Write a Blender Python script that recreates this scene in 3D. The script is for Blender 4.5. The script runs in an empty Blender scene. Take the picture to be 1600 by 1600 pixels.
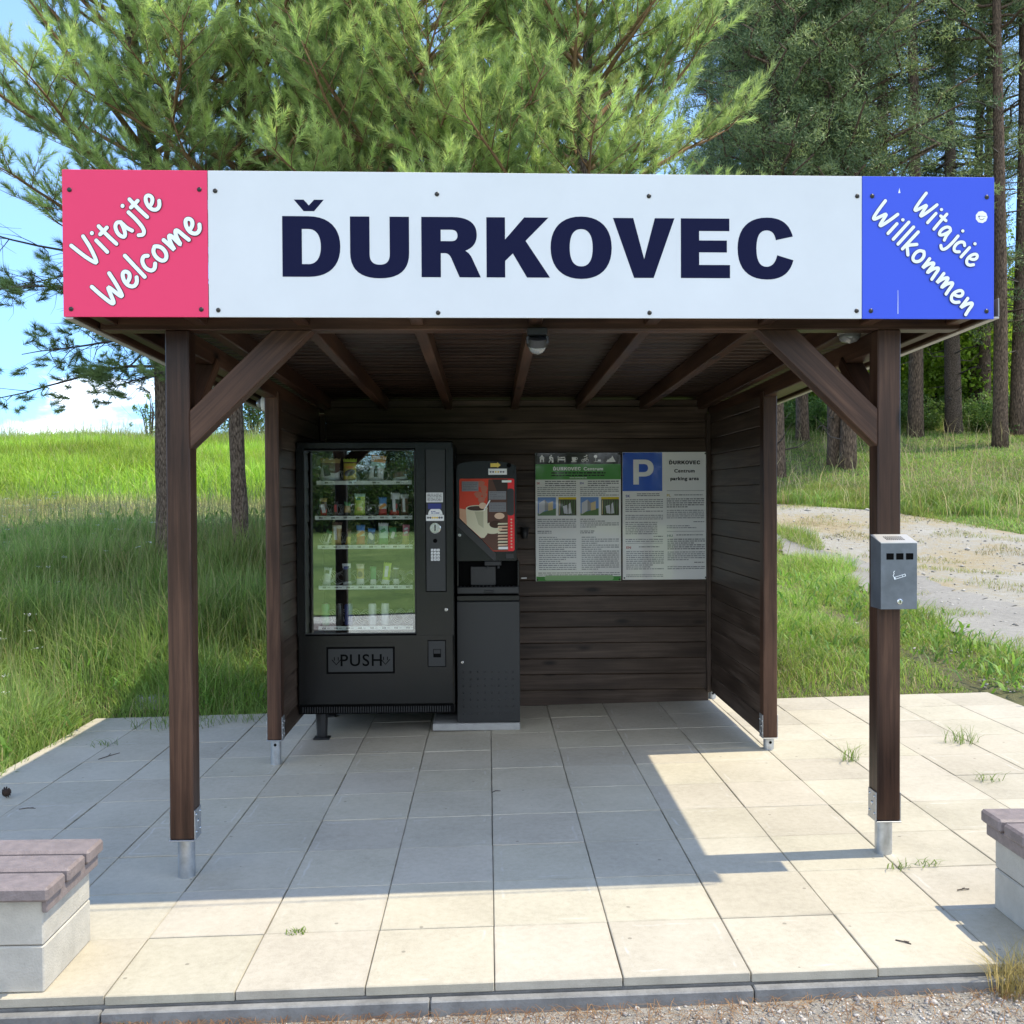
import bpy, bmesh, math, random
import numpy as np
from mathutils import Vector, Matrix

C = bpy.context.scene.collection
R = math.radians
# ------------------------------------------------------------------ camera, sky, sun, exposure
cam = bpy.data.objects.new('camera', bpy.data.cameras.new('camera'))
C.objects.link(cam); bpy.context.scene.camera = cam
cam.data.sensor_width = 36; cam.data.lens = 1541 / 1600 * 36
cam.data.clip_start = 0.05; cam.data.clip_end = 3000
# columns: image right, view direction, image up
RT = Vector((0.9997, -0.0247, -0.0050)); FW = Vector((0.0246, 0.9996, -0.0162)); UP = Vector((0.0054, 0.0161, 0.9999))
cam.matrix_world = Matrix(((RT.x, UP.x, -FW.x, -0.0139), (RT.y, UP.y, -FW.y, -3.4335), (RT.z, UP.z, -FW.z, 1.5065), (0, 0, 0, 1)))

SUN_EL = R(63.5); SUN_AZ = R(91.0)            # azimuth counted from +Y towards +X: the sun stands to the right
SUN_DIR = Vector((math.sin(R(89.0)) * math.cos(SUN_EL), math.cos(R(89.0)) * math.cos(SUN_EL), math.sin(SUN_EL)))
world = bpy.data.worlds.new('World'); bpy.context.scene.world = world; world.use_nodes = True
wn = world.node_tree; wn.nodes.clear()
sky = wn.nodes.new('ShaderNodeTexSky'); sky.sky_type = 'NISHITA'; sky.sun_disc = False
sky.sun_elevation = SUN_EL; sky.sun_rotation = R(89.0); sky.altitude = 500; sky.air_density = 1.0; sky.dust_density = 0.15; sky.ozone_density = 2.6
bg = wn.nodes.new('ShaderNodeBackground'); bg.inputs['Strength'].default_value = 0.15
wo = wn.nodes.new('ShaderNodeOutputWorld')
# fair weather cumulus low above the horizon, part of the sky itself
tc = wn.nodes.new('ShaderNodeTexCoord'); sep = wn.nodes.new('ShaderNodeSeparateXYZ')
wn.links.new(tc.outputs['Generated'], sep.inputs[0])
def wmath(op, a, b=None, c=None):
    n = wn.nodes.new('ShaderNodeMath'); n.operation = op
    for i, v in enumerate((a, b, c)):
        if v is None: continue
        if isinstance(v, (int, float)): n.inputs[i].default_value = v
        else: wn.links.new(v, n.inputs[i])
    return n.outputs[0]
mp = wn.nodes.new('ShaderNodeMapping'); mp.inputs['Scale'].default_value = (1.0, 1.0, 2.6); mp.inputs['Location'].default_value = (3.9, 0.7, 0.0)
wn.links.new(tc.outputs['Generated'], mp.inputs[0])
nz = wn.nodes.new('ShaderNodeTexNoise'); nz.inputs['Scale'].default_value = 4.2; nz.inputs['Detail'].default_value = 9; nz.inputs['Roughness'].default_value = 0.56
wn.links.new(mp.outputs[0], nz.inputs[0])
cl = wn.nodes.new('ShaderNodeMapRange'); cl.interpolation_type = 'SMOOTHSTEP'
cl.inputs['From Min'].default_value = 0.455; cl.inputs['From Max'].default_value = 0.56
rise = wmath('MULTIPLY', wmath('MAXIMUM', wmath('SUBTRACT', sep.outputs[2], 0.075), 0.0), 2.6)      # fewer clouds with height
wn.links.new(wmath('SUBTRACT', nz.outputs['Fac'], rise), cl.inputs['Value'])
# unseen cloud bank added behind the viewer, as fill light for the shaded fronts
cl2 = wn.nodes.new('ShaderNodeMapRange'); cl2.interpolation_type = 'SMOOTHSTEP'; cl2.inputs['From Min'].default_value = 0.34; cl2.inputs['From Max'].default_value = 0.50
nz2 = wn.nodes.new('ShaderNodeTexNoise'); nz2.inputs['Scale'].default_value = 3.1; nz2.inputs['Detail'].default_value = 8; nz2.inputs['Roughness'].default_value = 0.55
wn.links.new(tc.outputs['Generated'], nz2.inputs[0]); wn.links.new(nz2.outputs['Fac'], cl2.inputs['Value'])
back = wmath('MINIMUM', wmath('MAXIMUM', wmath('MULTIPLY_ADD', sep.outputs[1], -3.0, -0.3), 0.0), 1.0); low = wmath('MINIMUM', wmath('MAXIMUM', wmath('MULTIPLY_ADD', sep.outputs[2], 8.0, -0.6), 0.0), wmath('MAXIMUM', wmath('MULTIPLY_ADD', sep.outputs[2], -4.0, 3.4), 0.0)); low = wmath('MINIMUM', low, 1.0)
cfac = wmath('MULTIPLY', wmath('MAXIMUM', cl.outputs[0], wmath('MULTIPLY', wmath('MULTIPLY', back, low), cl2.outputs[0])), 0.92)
cmix = wn.nodes.new('ShaderNodeMix'); cmix.data_type = 'RGBA'
hz = wn.nodes.new('ShaderNodeMapRange'); hz.interpolation_type = 'SMOOTHSTEP'; hz.inputs['From Min'].default_value = 0.0; hz.inputs['From Max'].default_value = 0.42; wn.links.new(sep.outputs[2], hz.inputs['Value'])
tint = wn.nodes.new('ShaderNodeMix'); tint.data_type = 'RGBA'; wn.links.new(hz.outputs[0], tint.inputs[0]); tint.inputs[6].default_value = (0.36, 0.56, 0.80, 1); tint.inputs[7].default_value = (0.95, 1.0, 1.05, 1)   # clear dry summer air: the blue reaches low
skyc = wn.nodes.new('ShaderNodeMix'); skyc.data_type = 'RGBA'; skyc.blend_type = 'MULTIPLY'; skyc.inputs[0].default_value = 1; wn.links.new(sky.outputs[0], skyc.inputs[6]); wn.links.new(tint.outputs[2], skyc.inputs[7])
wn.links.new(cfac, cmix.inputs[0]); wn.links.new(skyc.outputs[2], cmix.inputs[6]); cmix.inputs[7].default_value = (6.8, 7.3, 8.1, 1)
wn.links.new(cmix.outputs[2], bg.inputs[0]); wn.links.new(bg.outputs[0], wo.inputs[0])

sl = bpy.data.lights.new('sun', 'SUN'); sl.energy = 2.35; sl.angle = R(0.53); sl.color = (1.0, 0.89, 0.68)
so = bpy.data.objects.new('sun', sl); C.objects.link(so); so.location = (20, 0, 30)
so.rotation_euler = SUN_DIR.to_track_quat('Z', 'Y').to_euler()

sc = bpy.context.scene
sc.view_settings.view_transform = 'Standard'; sc.view_settings.look = 'None'
sc.view_settings.exposure = 1.34; sc.view_settings.gamma = 1.0
sc.render.engine = 'CYCLES'
sc.cycles.max_bounces = 6; sc.cycles.diffuse_bounces = 3; sc.cycles.glossy_bounces = 3; sc.cycles.transmission_bounces = 4; sc.cycles.transparent_max_bounces = 8
sc.cycles.use_denoising = True

# ------------------------------------------------------------------ materials
def mat(name, color=(0.5, 0.5, 0.5), rough=0.6, metal=0.0, coat=0.0, spec=0.5, vary=0.0, vscale=8.0, bump=0.0, bscale=60.0):
    m = bpy.data.materials.new(name); m.use_nodes = True
    nt = m.node_tree; b = nt.nodes['Principled BSDF']
    b.inputs['Base Color'].default_value = (*color, 1); b.inputs['Roughness'].default_value = rough
    b.inputs['Metallic'].default_value = metal; b.inputs['Coat Weight'].default_value = coat; b.inputs['Coat Roughness'].default_value = 0.06
    b.inputs['Specular IOR Level'].default_value = spec
    if vary or bump:
        t = nt.nodes.new('ShaderNodeTexCoord')
    if vary:
        n = nt.nodes.new('ShaderNodeTexNoise'); n.inputs['Scale'].default_value = vscale; n.inputs['Detail'].default_value = 6; n.inputs['Roughness'].default_value = 0.65
        nt.links.new(t.outputs['Object'], n.inputs[0])
        r = nt.nodes.new('ShaderNodeValToRGB')
        r.color_ramp.elements[0].position = 0.3; r.color_ramp.elements[1].position = 0.72
        r.color_ramp.elements[0].color = (*[c * (1 - vary) for c in color], 1); r.color_ramp.elements[1].color = (*[min(1, c * (1 + vary)) for c in color], 1)
        nt.links.new(n.outputs['Fac'], r.inputs[0]); nt.links.new(r.outputs[0], b.inputs['Base Color'])
        q = nt.nodes.new('ShaderNodeMapRange'); q.inputs['To Min'].default_value = max(0.02, rough - 0.12 * vary / 0.3); q.inputs['To Max'].default_value = min(1, rough + 0.12 * vary / 0.3)
        nt.links.new(n.outputs['Fac'], q.inputs['Value']); nt.links.new(q.outputs[0], b.inputs['Roughness'])
    if bump:
        n2 = nt.nodes.new('ShaderNodeTexNoise'); n2.inputs['Scale'].default_value = bscale; n2.inputs['Detail'].default_value = 4
        nt.links.new(t.outputs['Object'], n2.inputs[0])
        bp = nt.nodes.new('ShaderNodeBump'); bp.inputs['Strength'].default_value = bump; bp.inputs['Distance'].default_value = 0.01
        nt.links.new(n2.outputs['Fac'], bp.inputs['Height']); nt.links.new(bp.outputs[0], b.inputs['Normal'])
    return m

def ramp(nt, src, stops):
    r = nt.nodes.new('ShaderNodeValToRGB'); e = r.color_ramp.elements
    while len(e) < len(stops): e.new(0.5)
    for i, (p, c) in enumerate(stops): e[i].position = p; e[i].color = (*c, 1)
    nt.links.new(src, r.inputs[0]); return r.outputs[0]

def wood(name, dark, mid, light, rough=0.42, knots=True):
    """stained softwood; vertex attribute g = (along the grain, across, across) in metres, plus an offset per board"""
    m = bpy.data.materials.new(name); m.use_nodes = True; nt = m.node_tree; b = nt.nodes['Principled BSDF']
    b.inputs['Specular IOR Level'].default_value = 0.3
    a = nt.nodes.new('ShaderNodeAttribute'); a.attribute_name = 'g'
    mp = nt.nodes.new('ShaderNodeMapping'); mp.inputs['Scale'].default_value = (1.6, 42, 42); nt.links.new(a.outputs['Vector'], mp.inputs[0])
    n = nt.nodes.new('ShaderNodeTexNoise'); n.inputs['Scale'].default_value = 1.0; n.inputs['Detail'].default_value = 7; n.inputs['Roughness'].default_value = 0.62; n.inputs['Distortion'].default_value = 0.6
    nt.links.new(mp.outputs[0], n.inputs[0])
    mp2 = nt.nodes.new('ShaderNodeMapping'); mp2.inputs['Scale'].default_value = (0.7, 2.2, 2.2); nt.links.new(a.outputs['Vector'], mp2.inputs[0])
    n2 = nt.nodes.new('ShaderNodeTexNoise'); n2.inputs['Scale'].default_value = 2.2; n2.inputs['Detail'].default_value = 5; nt.links.new(mp2.outputs[0], n2.inputs[0])
    ad = nt.nodes.new('ShaderNodeMath'); ad.operation = 'ADD'; nt.links.new(n.outputs['Fac'], ad.inputs[0]); nt.links.new(n2.outputs['Fac'], ad.inputs[1])
    hf = nt.nodes.new('ShaderNodeMath'); hf.operation = 'MULTIPLY'; hf.inputs[1].default_value = 0.5; nt.links.new(ad.outputs[0], hf.inputs[0])
    col = ramp(nt, hf.outputs[0], [(0.34, dark), (0.5, mid), (0.68, light)])
    if knots:
        mp3 = nt.nodes.new('ShaderNodeMapping'); mp3.inputs['Scale'].default_value = (2.2, 7, 7); nt.links.new(a.outputs['Vector'], mp3.inputs[0])
        v = nt.nodes.new('ShaderNodeTexVoronoi'); v.inputs['Scale'].default_value = 1.0; nt.links.new(mp3.outputs[0], v.inputs[0])
        k = nt.nodes.new('ShaderNodeMapRange'); k.inputs['From Min'].default_value = 0.06; k.inputs['From Max'].default_value = 0.16; nt.links.new(v.outputs['Distance'], k.inputs['Value'])
        mx = nt.nodes.new('ShaderNodeMix'); mx.data_type = 'RGBA'; nt.links.new(k.outputs[0], mx.inputs[0]); mx.inputs[6].default_value = (*[c * 0.35 for c in dark], 1); nt.links.new(col, mx.inputs[7]); col = mx.outputs[2]
    nt.links.new(col, b.inputs['Base Color'])
    q = nt.nodes.new('ShaderNodeMapRange'); q.inputs['To Min'].default_value = rough - 0.1; q.inputs['To Max'].default_value = rough + 0.18; nt.links.new(n2.outputs['Fac'], q.inputs['Value']); nt.links.new(q.outputs[0], b.inputs['Roughness'])
    bp = nt.nodes.new('ShaderNodeBump'); bp.inputs['Strength'].default_value = 0.35; bp.inputs['Distance'].default_value = 0.0025; nt.links.new(n.outputs['Fac'], bp.inputs['Height']); nt.links.new(bp.outputs[0], b.inputs['Normal'])
    return m

def leaf_mat(name, trans=0.35, rough=0.55):
    """foliage: colour of each leaf comes from the vertex attribute col"""
    m = bpy.data.materials.new(name); m.use_nodes = True; nt = m.node_tree; nt.nodes.remove(nt.nodes['Principled BSDF'])
    out = nt.nodes['Material Output']
    a = nt.nodes.new('ShaderNodeAttribute'); a.attribute_name = 'col'
    d = nt.nodes.new('ShaderNodeBsdfPrincipled'); d.inputs['Roughness'].default_value = rough; d.inputs['Specular IOR Level'].default_value = 0.35
    t = nt.nodes.new('ShaderNodeBsdfTranslucent')
    hs = nt.nodes.new('ShaderNodeHueSaturation'); hs.inputs['Hue'].default_value = 0.495; hs.inputs['Saturation'].default_value = 1.05; hs.inputs['Value'].default_value = 1.5
    nt.links.new(a.outputs['Color'], d.inputs['Base Color']); nt.links.new(a.outputs['Color'], hs.inputs['Color']); nt.links.new(hs.outputs[0], t.inputs[0])
    mx = nt.nodes.new('ShaderNodeMixShader'); mx.inputs[0].default_value = trans
    nt.links.new(d.outputs[0], mx.inputs[1]); nt.links.new(t.outputs[0], mx.inputs[2]); nt.links.new(mx.outputs[0], out.inputs[0])
    return m

def noise_ground(name, stops, scales=(0.35, 6.0, 60.0), w=(0.5, 0.3, 0.2), bump=0.6, bdist=0.03, rough=0.9):
    m = bpy.data.materials.new(name); m.use_nodes = True; nt = m.node_tree; b = nt.nodes['Principled BSDF']; b.inputs['Roughness'].default_value = rough; b.inputs['Specular IOR Level'].default_value = 0.2
    t = nt.nodes.new('ShaderNodeTexCoord'); tot = None; last = None
    for s, k in zip(scales, w):
        n = nt.nodes.new('ShaderNodeTexNoise'); n.inputs['Scale'].default_value = s; n.inputs['Detail'].default_value = 5; n.inputs['Roughness'].default_value = 0.6; nt.links.new(t.outputs['Object'], n.inputs[0])
        mm = nt.nodes.new('ShaderNodeMath'); mm.operation = 'MULTIPLY_ADD'; mm.inputs[1].default_value = k; nt.links.new(n.outputs['Fac'], mm.inputs[0])
        if tot is None: mm.inputs[2].default_value = 0
        else: nt.links.new(tot, mm.inputs[2])
        tot = mm.outputs[0]; last = n
    nt.links.new(ramp(nt, tot, stops), b.inputs['Base Color'])
    bp = nt.nodes.new('ShaderNodeBump'); bp.inputs['Strength'].default_value = bump; bp.inputs['Distance'].default_value = bdist; nt.links.new(last.outputs['Fac'], bp.inputs['Height']); nt.links.new(bp.outputs[0], b.inputs['Normal'])
    return m

M = {}
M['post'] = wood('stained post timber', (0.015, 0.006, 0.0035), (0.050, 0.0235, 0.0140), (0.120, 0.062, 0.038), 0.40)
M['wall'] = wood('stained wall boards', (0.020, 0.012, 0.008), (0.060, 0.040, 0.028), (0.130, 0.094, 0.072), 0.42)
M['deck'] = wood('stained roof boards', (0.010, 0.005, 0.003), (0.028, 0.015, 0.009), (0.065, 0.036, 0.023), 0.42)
M['bench'] = mat('brown bench plank', (0.20, 0.165, 0.160), 0.55, vary=0.22, vscale=30, bump=0.25, bscale=160)
M['felt'] = mat('roofing felt', (0.05, 0.05, 0.05), 0.9)
M['zinc'] = mat('galvanised steel', (0.46, 0.48, 0.50), 0.42, 0.85, vary=0.2, vscale=25)
M['trim'] = mat('grey sheet trim', (0.42, 0.40, 0.37), 0.5, 0.3)
M['red'] = mat('red sign board', (0.72, 0.050, 0.135), 0.6, spec=0.2); M['white'] = mat('white sign board', (0.60, 0.615, 0.635), 0.6, spec=0.2, vary=0.035, vscale=2.5); M['blue'] = mat('blue sign board', (0.052, 0.098, 0.62), 0.6, spec=0.2)
M['navy'] = mat('navy lettering', (0.006, 0.0075, 0.034), 0.7, spec=0.1); M['ink'] = mat('white lettering', (0.74, 0.78, 0.80), 0.4); M['inkred'] = mat('dark red outline', (0.06, 0.006, 0.012), 0.4); M['inkblue'] = mat('dark blue outline', (0.012, 0.015, 0.09), 0.4)
M['screw'] = mat('dark screw head', (0.03, 0.028, 0.026), 0.3, 0.5)
M['blackpaint'] = mat('black powder coat', (0.0045, 0.005, 0.005), 0.24, vary=0.18, vscale=5, bump=0.05, bscale=500)
M['blacksatin'] = mat('black satin plastic', (0.018, 0.018, 0.019), 0.42)
M['blackdeep'] = mat('black recess', (0.003, 0.003, 0.003), 0.9, spec=0.08)
M['panelgrey'] = mat('dark grey panel', (0.020, 0.021, 0.022), 0.40)
M['flapgrey'] = mat('grey flap', (0.024, 0.0255, 0.026), 0.42)
M['steel'] = mat('bright steel', (0.62, 0.62, 0.62), 0.25, 1.0)
M['wire'] = mat('spiral wire', (0.75, 0.76, 0.75), 0.35, 0.4)
M['strip'] = mat('price strip', (0.80, 0.84, 0.78), 0.5)
M['paper'] = mat('white sticker', (0.80, 0.80, 0.78), 0.55); M['key'] = mat('white key', (0.85, 0.85, 0.84), 0.4)
M['print'] = mat('grey print', (0.10, 0.10, 0.11), 0.6); M['printdark'] = mat('black print', (0.015, 0.015, 0.016), 0.6)
M['pgrey'] = mat('poster line print', (0.20, 0.20, 0.21), 0.6)
M['yellow'] = mat('yellow sticker', (0.75, 0.55, 0.10), 0.5); M['stickerblue'] = mat('blue sticker', (0.02, 0.03, 0.20), 0.5)
M['concrete'] = mat('pale concrete block', (0.43, 0.41, 0.36), 0.85, vary=0.16, vscale=9, bump=0.3, bscale=140)
M['slab'] = mat('grey concrete plinth', (0.33, 0.33, 0.32), 0.85, vary=0.15, vscale=14, bump=0.3, bscale=120)
M['kerb'] = mat('dark kerb edging', (0.19, 0.19, 0.185), 0.75, vary=0.3, vscale=12, bump=0.3, bscale=90)
M['ash'] = mat('grey metal ash bin', (0.145, 0.16, 0.185), 0.36, 0.5, vary=0.2, vscale=12)
M['ashtop'] = mat('brushed metal lid', (0.60, 0.60, 0.60), 0.4, 0.6)
M['clearplastic'] = mat('clear lamp plastic', (0.20, 0.205, 0.205), 0.08, 0.0, coat=1.0)
M['whiteplastic'] = mat('white plastic', (0.75, 0.74, 0.70), 0.45)
M['cone'] = mat('pine cone', (0.05, 0.03, 0.02), 0.8)
M['terracotta'] = mat('pale terracotta', (0.55, 0.28, 0.22), 0.7)
M['bark_pine'] = None
def bark(name, dark, light, sc=5.0):
    m = bpy.data.materials.new(name); m.use_nodes = True; nt = m.node_tree; b = nt.nodes['Principled BSDF']; b.inputs['Roughness'].default_value = 0.9; b.inputs['Specular IOR Level'].default_value = 0.15
    t = nt.nodes.new('ShaderNodeTexCoord'); mp = nt.nodes.new('ShaderNodeMapping'); mp.inputs['Scale'].default_value = (sc * 3, sc * 3, sc); nt.links.new(t.outputs['Object'], mp.inputs[0])
    v = nt.nodes.new('ShaderNodeTexVoronoi'); v.feature = 'DISTANCE_TO_EDGE'; v.inputs['Scale'].default_value = 2.2; nt.links.new(mp.outputs[0], v.inputs[0])
    n = nt.nodes.new('ShaderNodeTexNoise'); n.inputs['Scale'].default_value = 3.0; n.inputs['Detail'].default_value = 7; nt.links.new(mp.outputs[0], n.inputs[0])
    mu = nt.nodes.new('ShaderNodeMath'); mu.operation = 'MULTIPLY_ADD'; nt.links.new(v.outputs['Distance'], mu.inputs[0]); mu.inputs[1].default_value = 0.9; nt.links.new(n.outputs['Fac'], mu.inputs[2])
    nt.links.new(ramp(nt, mu.outputs[0], [(0.38, dark), (0.85, light)]), b.inputs['Base Color'])
    bp = nt.nodes.new('ShaderNodeBump'); bp.inputs['Strength'].default_value = 0.9; bp.inputs['Distance'].default_value = 0.03; nt.links.new(mu.outputs[0], bp.inputs['Height']); nt.links.new(bp.outputs[0], b.inputs['Normal'])
    return m
M['bark'] = bark('grey brown pine bark', (0.035, 0.025, 0.018), (0.17, 0.13, 0.10), 7.0)
M['barkred'] = bark('reddish pine bark', (0.045, 0.032, 0.024), (0.17, 0.12, 0.085), 3.0)
M['twig'] = mat('ochre pine limb', (0.20, 0.115, 0.055), 0.85, vary=0.35, vscale=18)
M['deadtwig'] = mat('dead grey twig', (0.06, 0.048, 0.040), 0.9)
M['needle'] = leaf_mat('pine needles', 0.40); M['farneedle'] = leaf_mat('forest needles', 0.25); M['grass'] = leaf_mat('grass blades', 0.42, 0.5); M['leaf'] = leaf_mat('broad leaves', 0.45, 0.5)
M['ground'] = noise_ground('meadow soil', [(0.32, (0.060, 0.055, 0.030)), (0.5, (0.115, 0.115, 0.055)), (0.66, (0.20, 0.19, 0.11))])
M['gravel'] = noise_ground('gravel', [(0.35, (0.20, 0.18, 0.15)), (0.52, (0.36, 0.34, 0.30)), (0.68, (0.50, 0.48, 0.44))], (0.8, 25, 120), (0.3, 0.3, 0.4), 0.9, 0.02)
M['asphalt'] = noise_ground('old asphalt', [(0.36, (0.15, 0.145, 0.135)), (0.52, (0.25, 0.24, 0.22)), (0.66, (0.33, 0.32, 0.29))], (0.7, 18, 150), (0.35, 0.25, 0.4), 0.5, 0.008)
M['roadgravel'] = noise_ground('pale road gravel', [(0.35, (0.40, 0.39, 0.36)), (0.52, (0.52, 0.51, 0.48)), (0.68, (0.62, 0.61, 0.58))], (0.7, 12, 90), (0.35, 0.3, 0.35), 0.6, 0.012)
M['meadow'] = noise_ground('mown meadow', [(0.36, (0.06, 0.11, 0.03)), (0.48, (0.13, 0.20, 0.055)), (0.60, (0.25, 0.31, 0.11))], (0.16, 0.9, 9), (0.4, 0.3, 0.3), 0.6, 0.03)
M['track'] = noise_ground('sandy gravel track', [(0.36, (0.20, 0.165, 0.10)), (0.45, (0.35, 0.29, 0.18)), (0.51, (0.31, 0.295, 0.255)), (0.66, (0.42, 0.405, 0.37))], (0.6, 9, 110), (0.4, 0.25, 0.35), 0.8, 0.02)
M['litter'] = mat('dry needle litter', (0.33, 0.19, 0.09), 0.9)
M['stone'] = mat('gravel stone', (0.45, 0.43, 0.40), 0.85, vary=0.3, vscale=20)

def glass_mat():
    """tinted front glass: part mirror, part see-through"""
    m = bpy.data.materials.new('reflecting front glass'); m.use_nodes = True; nt = m.node_tree; nt.nodes.remove(nt.nodes['Principled BSDF']); out = nt.nodes['Material Output']
    g = nt.nodes.new('ShaderNodeBsdfGlossy'); g.inputs['Roughness'].default_value = 0.0; g.inputs[0].default_value = (0.95, 1, 0.97, 1)
    t = nt.nodes.new('ShaderNodeBsdfTransparent'); t.inputs[0].default_value = (0.98, 1.0, 0.99, 1)
    mx = nt.nodes.new('ShaderNodeMixShader'); mx.inputs[0].default_value = 0.17
    nt.links.new(t.outputs[0], mx.inputs[1]); nt.links.new(g.outputs[0], mx.inputs[2]); nt.links.new(mx.outputs[0], out.inputs[0]); return m
M['glass'] = glass_mat()

def paving_mat():
    m = bpy.data.materials.new('concrete paving slabs'); m.use_nodes = True; nt = m.node_tree; b = nt.nodes['Principled BSDF']; b.inputs['Roughness'].default_value = 0.82; b.inputs['Specular IOR Level'].default_value = 0.3
    a = nt.nodes.new('ShaderNodeAttribute'); a.attribute_name = 'g'; c = nt.nodes.new('ShaderNodeAttribute'); c.attribute_name = 'col'
    t = nt.nodes.new('ShaderNodeTexCoord')
    def noise(s, d=5, r=0.6):
        n = nt.nodes.new('ShaderNodeTexNoise'); n.inputs['Scale'].default_value = s; n.inputs['Detail'].default_value = d; n.inputs['Roughness'].default_value = r; nt.links.new(t.outputs['Object'], n.inputs[0]); return n.outputs['Fac']
    def mth(op, x, y=None, z=None):
        n = nt.nodes.new('ShaderNodeMath'); n.operation = op
        for i, v in enumerate((x, y, z)):
            if v is None: continue
            if isinstance(v, (int, float)): n.inputs[i].default_value = v
            else: nt.links.new(v, n.inputs[i])
        return n.outputs[0]
    n1 = noise(2.2); n2 = noise(38, 6); n3 = noise(240, 3)
    f = mth('MULTIPLY_ADD', n1, 0.42, mth('MULTIPLY_ADD', n2, 0.30, mth('MULTIPLY', n3, 0.28)))
    col = ramp(nt, f, [(0.34, (0.33, 0.305, 0.245)), (0.50, (0.42, 0.388, 0.315)), (0.66, (0.49, 0.457, 0.378))])
    mx = nt.nodes.new('ShaderNodeMix'); mx.data_type = 'RGBA'; mx.blend_type = 'MULTIPLY'; mx.inputs[0].default_value = 1; nt.links.new(col, mx.inputs[6]); nt.links.new(c.outputs['Color'], mx.inputs[7]); col = mx.outputs[2]
    n2b = noise(5.5, 4)
    def ramp_f(x):
        q = nt.nodes.new('ShaderNodeMapRange'); q.inputs['From Min'].default_value = 0.50; q.inputs['From Max'].default_value = 0.64; nt.links.new(x, q.inputs['Value']); return q.outputs[0]
    # pale lime lines a few centimetres in from the edges of some slabs
    s = nt.nodes.new('ShaderNodeSeparateXYZ'); nt.links.new(a.outputs['Vector'], s.inputs[0])
    e = mth('MINIMUM', mth('SUBTRACT', 0.2, mth('ABSOLUTE', s.outputs[0])), mth('SUBTRACT', 0.2, mth('ABSOLUTE', s.outputs[1])))
    e = mth('ADD', e, mth('MULTIPLY_ADD', noise(9, 4), 0.035, -0.0175))
    line = mth('SUBTRACT', 1.0, mth('MINIMUM', 1.0, mth('DIVIDE', mth('ABSOLUTE', mth('SUBTRACT', e, 0.036)), 0.007)))
    line = mth('MULTIPLY', mth('MULTIPLY', line, s.outputs[2]), mth('MULTIPLY', ramp_f(n2b), 0.5))
    m2 = nt.nodes.new('ShaderNodeMix'); m2.data_type = 'RGBA'; nt.links.new(line, m2.inputs[0]); nt.links.new(col, m2.inputs[6]); m2.inputs[7].default_value = (0.60, 0.60, 0.58, 1); col = m2.outputs[2]
    # dirt in the joints
    j = mth('SUBTRACT', 1.0, mth('MINIMUM', 1.0, mth('DIVIDE', mth('MAXIMUM', mth('ADD', e, 0.004), 0.0), 0.012)))
    j = mth('MULTIPLY', j, mth('MULTIPLY', n2, 0.7))
    m3 = nt.nodes.new('ShaderNodeMix'); m3.data_type = 'RGBA'; nt.links.new(j, m3.inputs[0]); nt.links.new(col, m3.inputs[6]); m3.inputs[7].default_value = (0.20, 0.18, 0.14, 1); col = m3.outputs[2]
    # scattered dark specks
    v = nt.nodes.new('ShaderNodeTexVoronoi'); v.inputs['Scale'].default_value = 7; nt.links.new(t.outputs['Object'], v.inputs[0])
    sp = mth('MULTIPLY', mth('LESS_THAN', v.outputs['Distance'], 0.05), 0.55)
    m4 = nt.nodes.new('ShaderNodeMix'); m4.data_type = 'RGBA'; nt.links.new(sp, m4.inputs[0]); nt.links.new(col, m4.inputs[6]); m4.inputs[7].default_value = (0.12, 0.11, 0.09, 1); col = m4.outputs[2]
    nt.links.new(col, b.inputs['Base Color'])
    bp = nt.nodes.new('ShaderNodeBump'); bp.inputs['Strength'].default_value = 0.35; bp.inputs['Distance'].default_value = 0.003; nt.links.new(n3, bp.inputs['Height']); nt.links.new(bp.outputs[0], b.inputs['Normal'])
    return m
M['paving'] = paving_mat()

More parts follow.
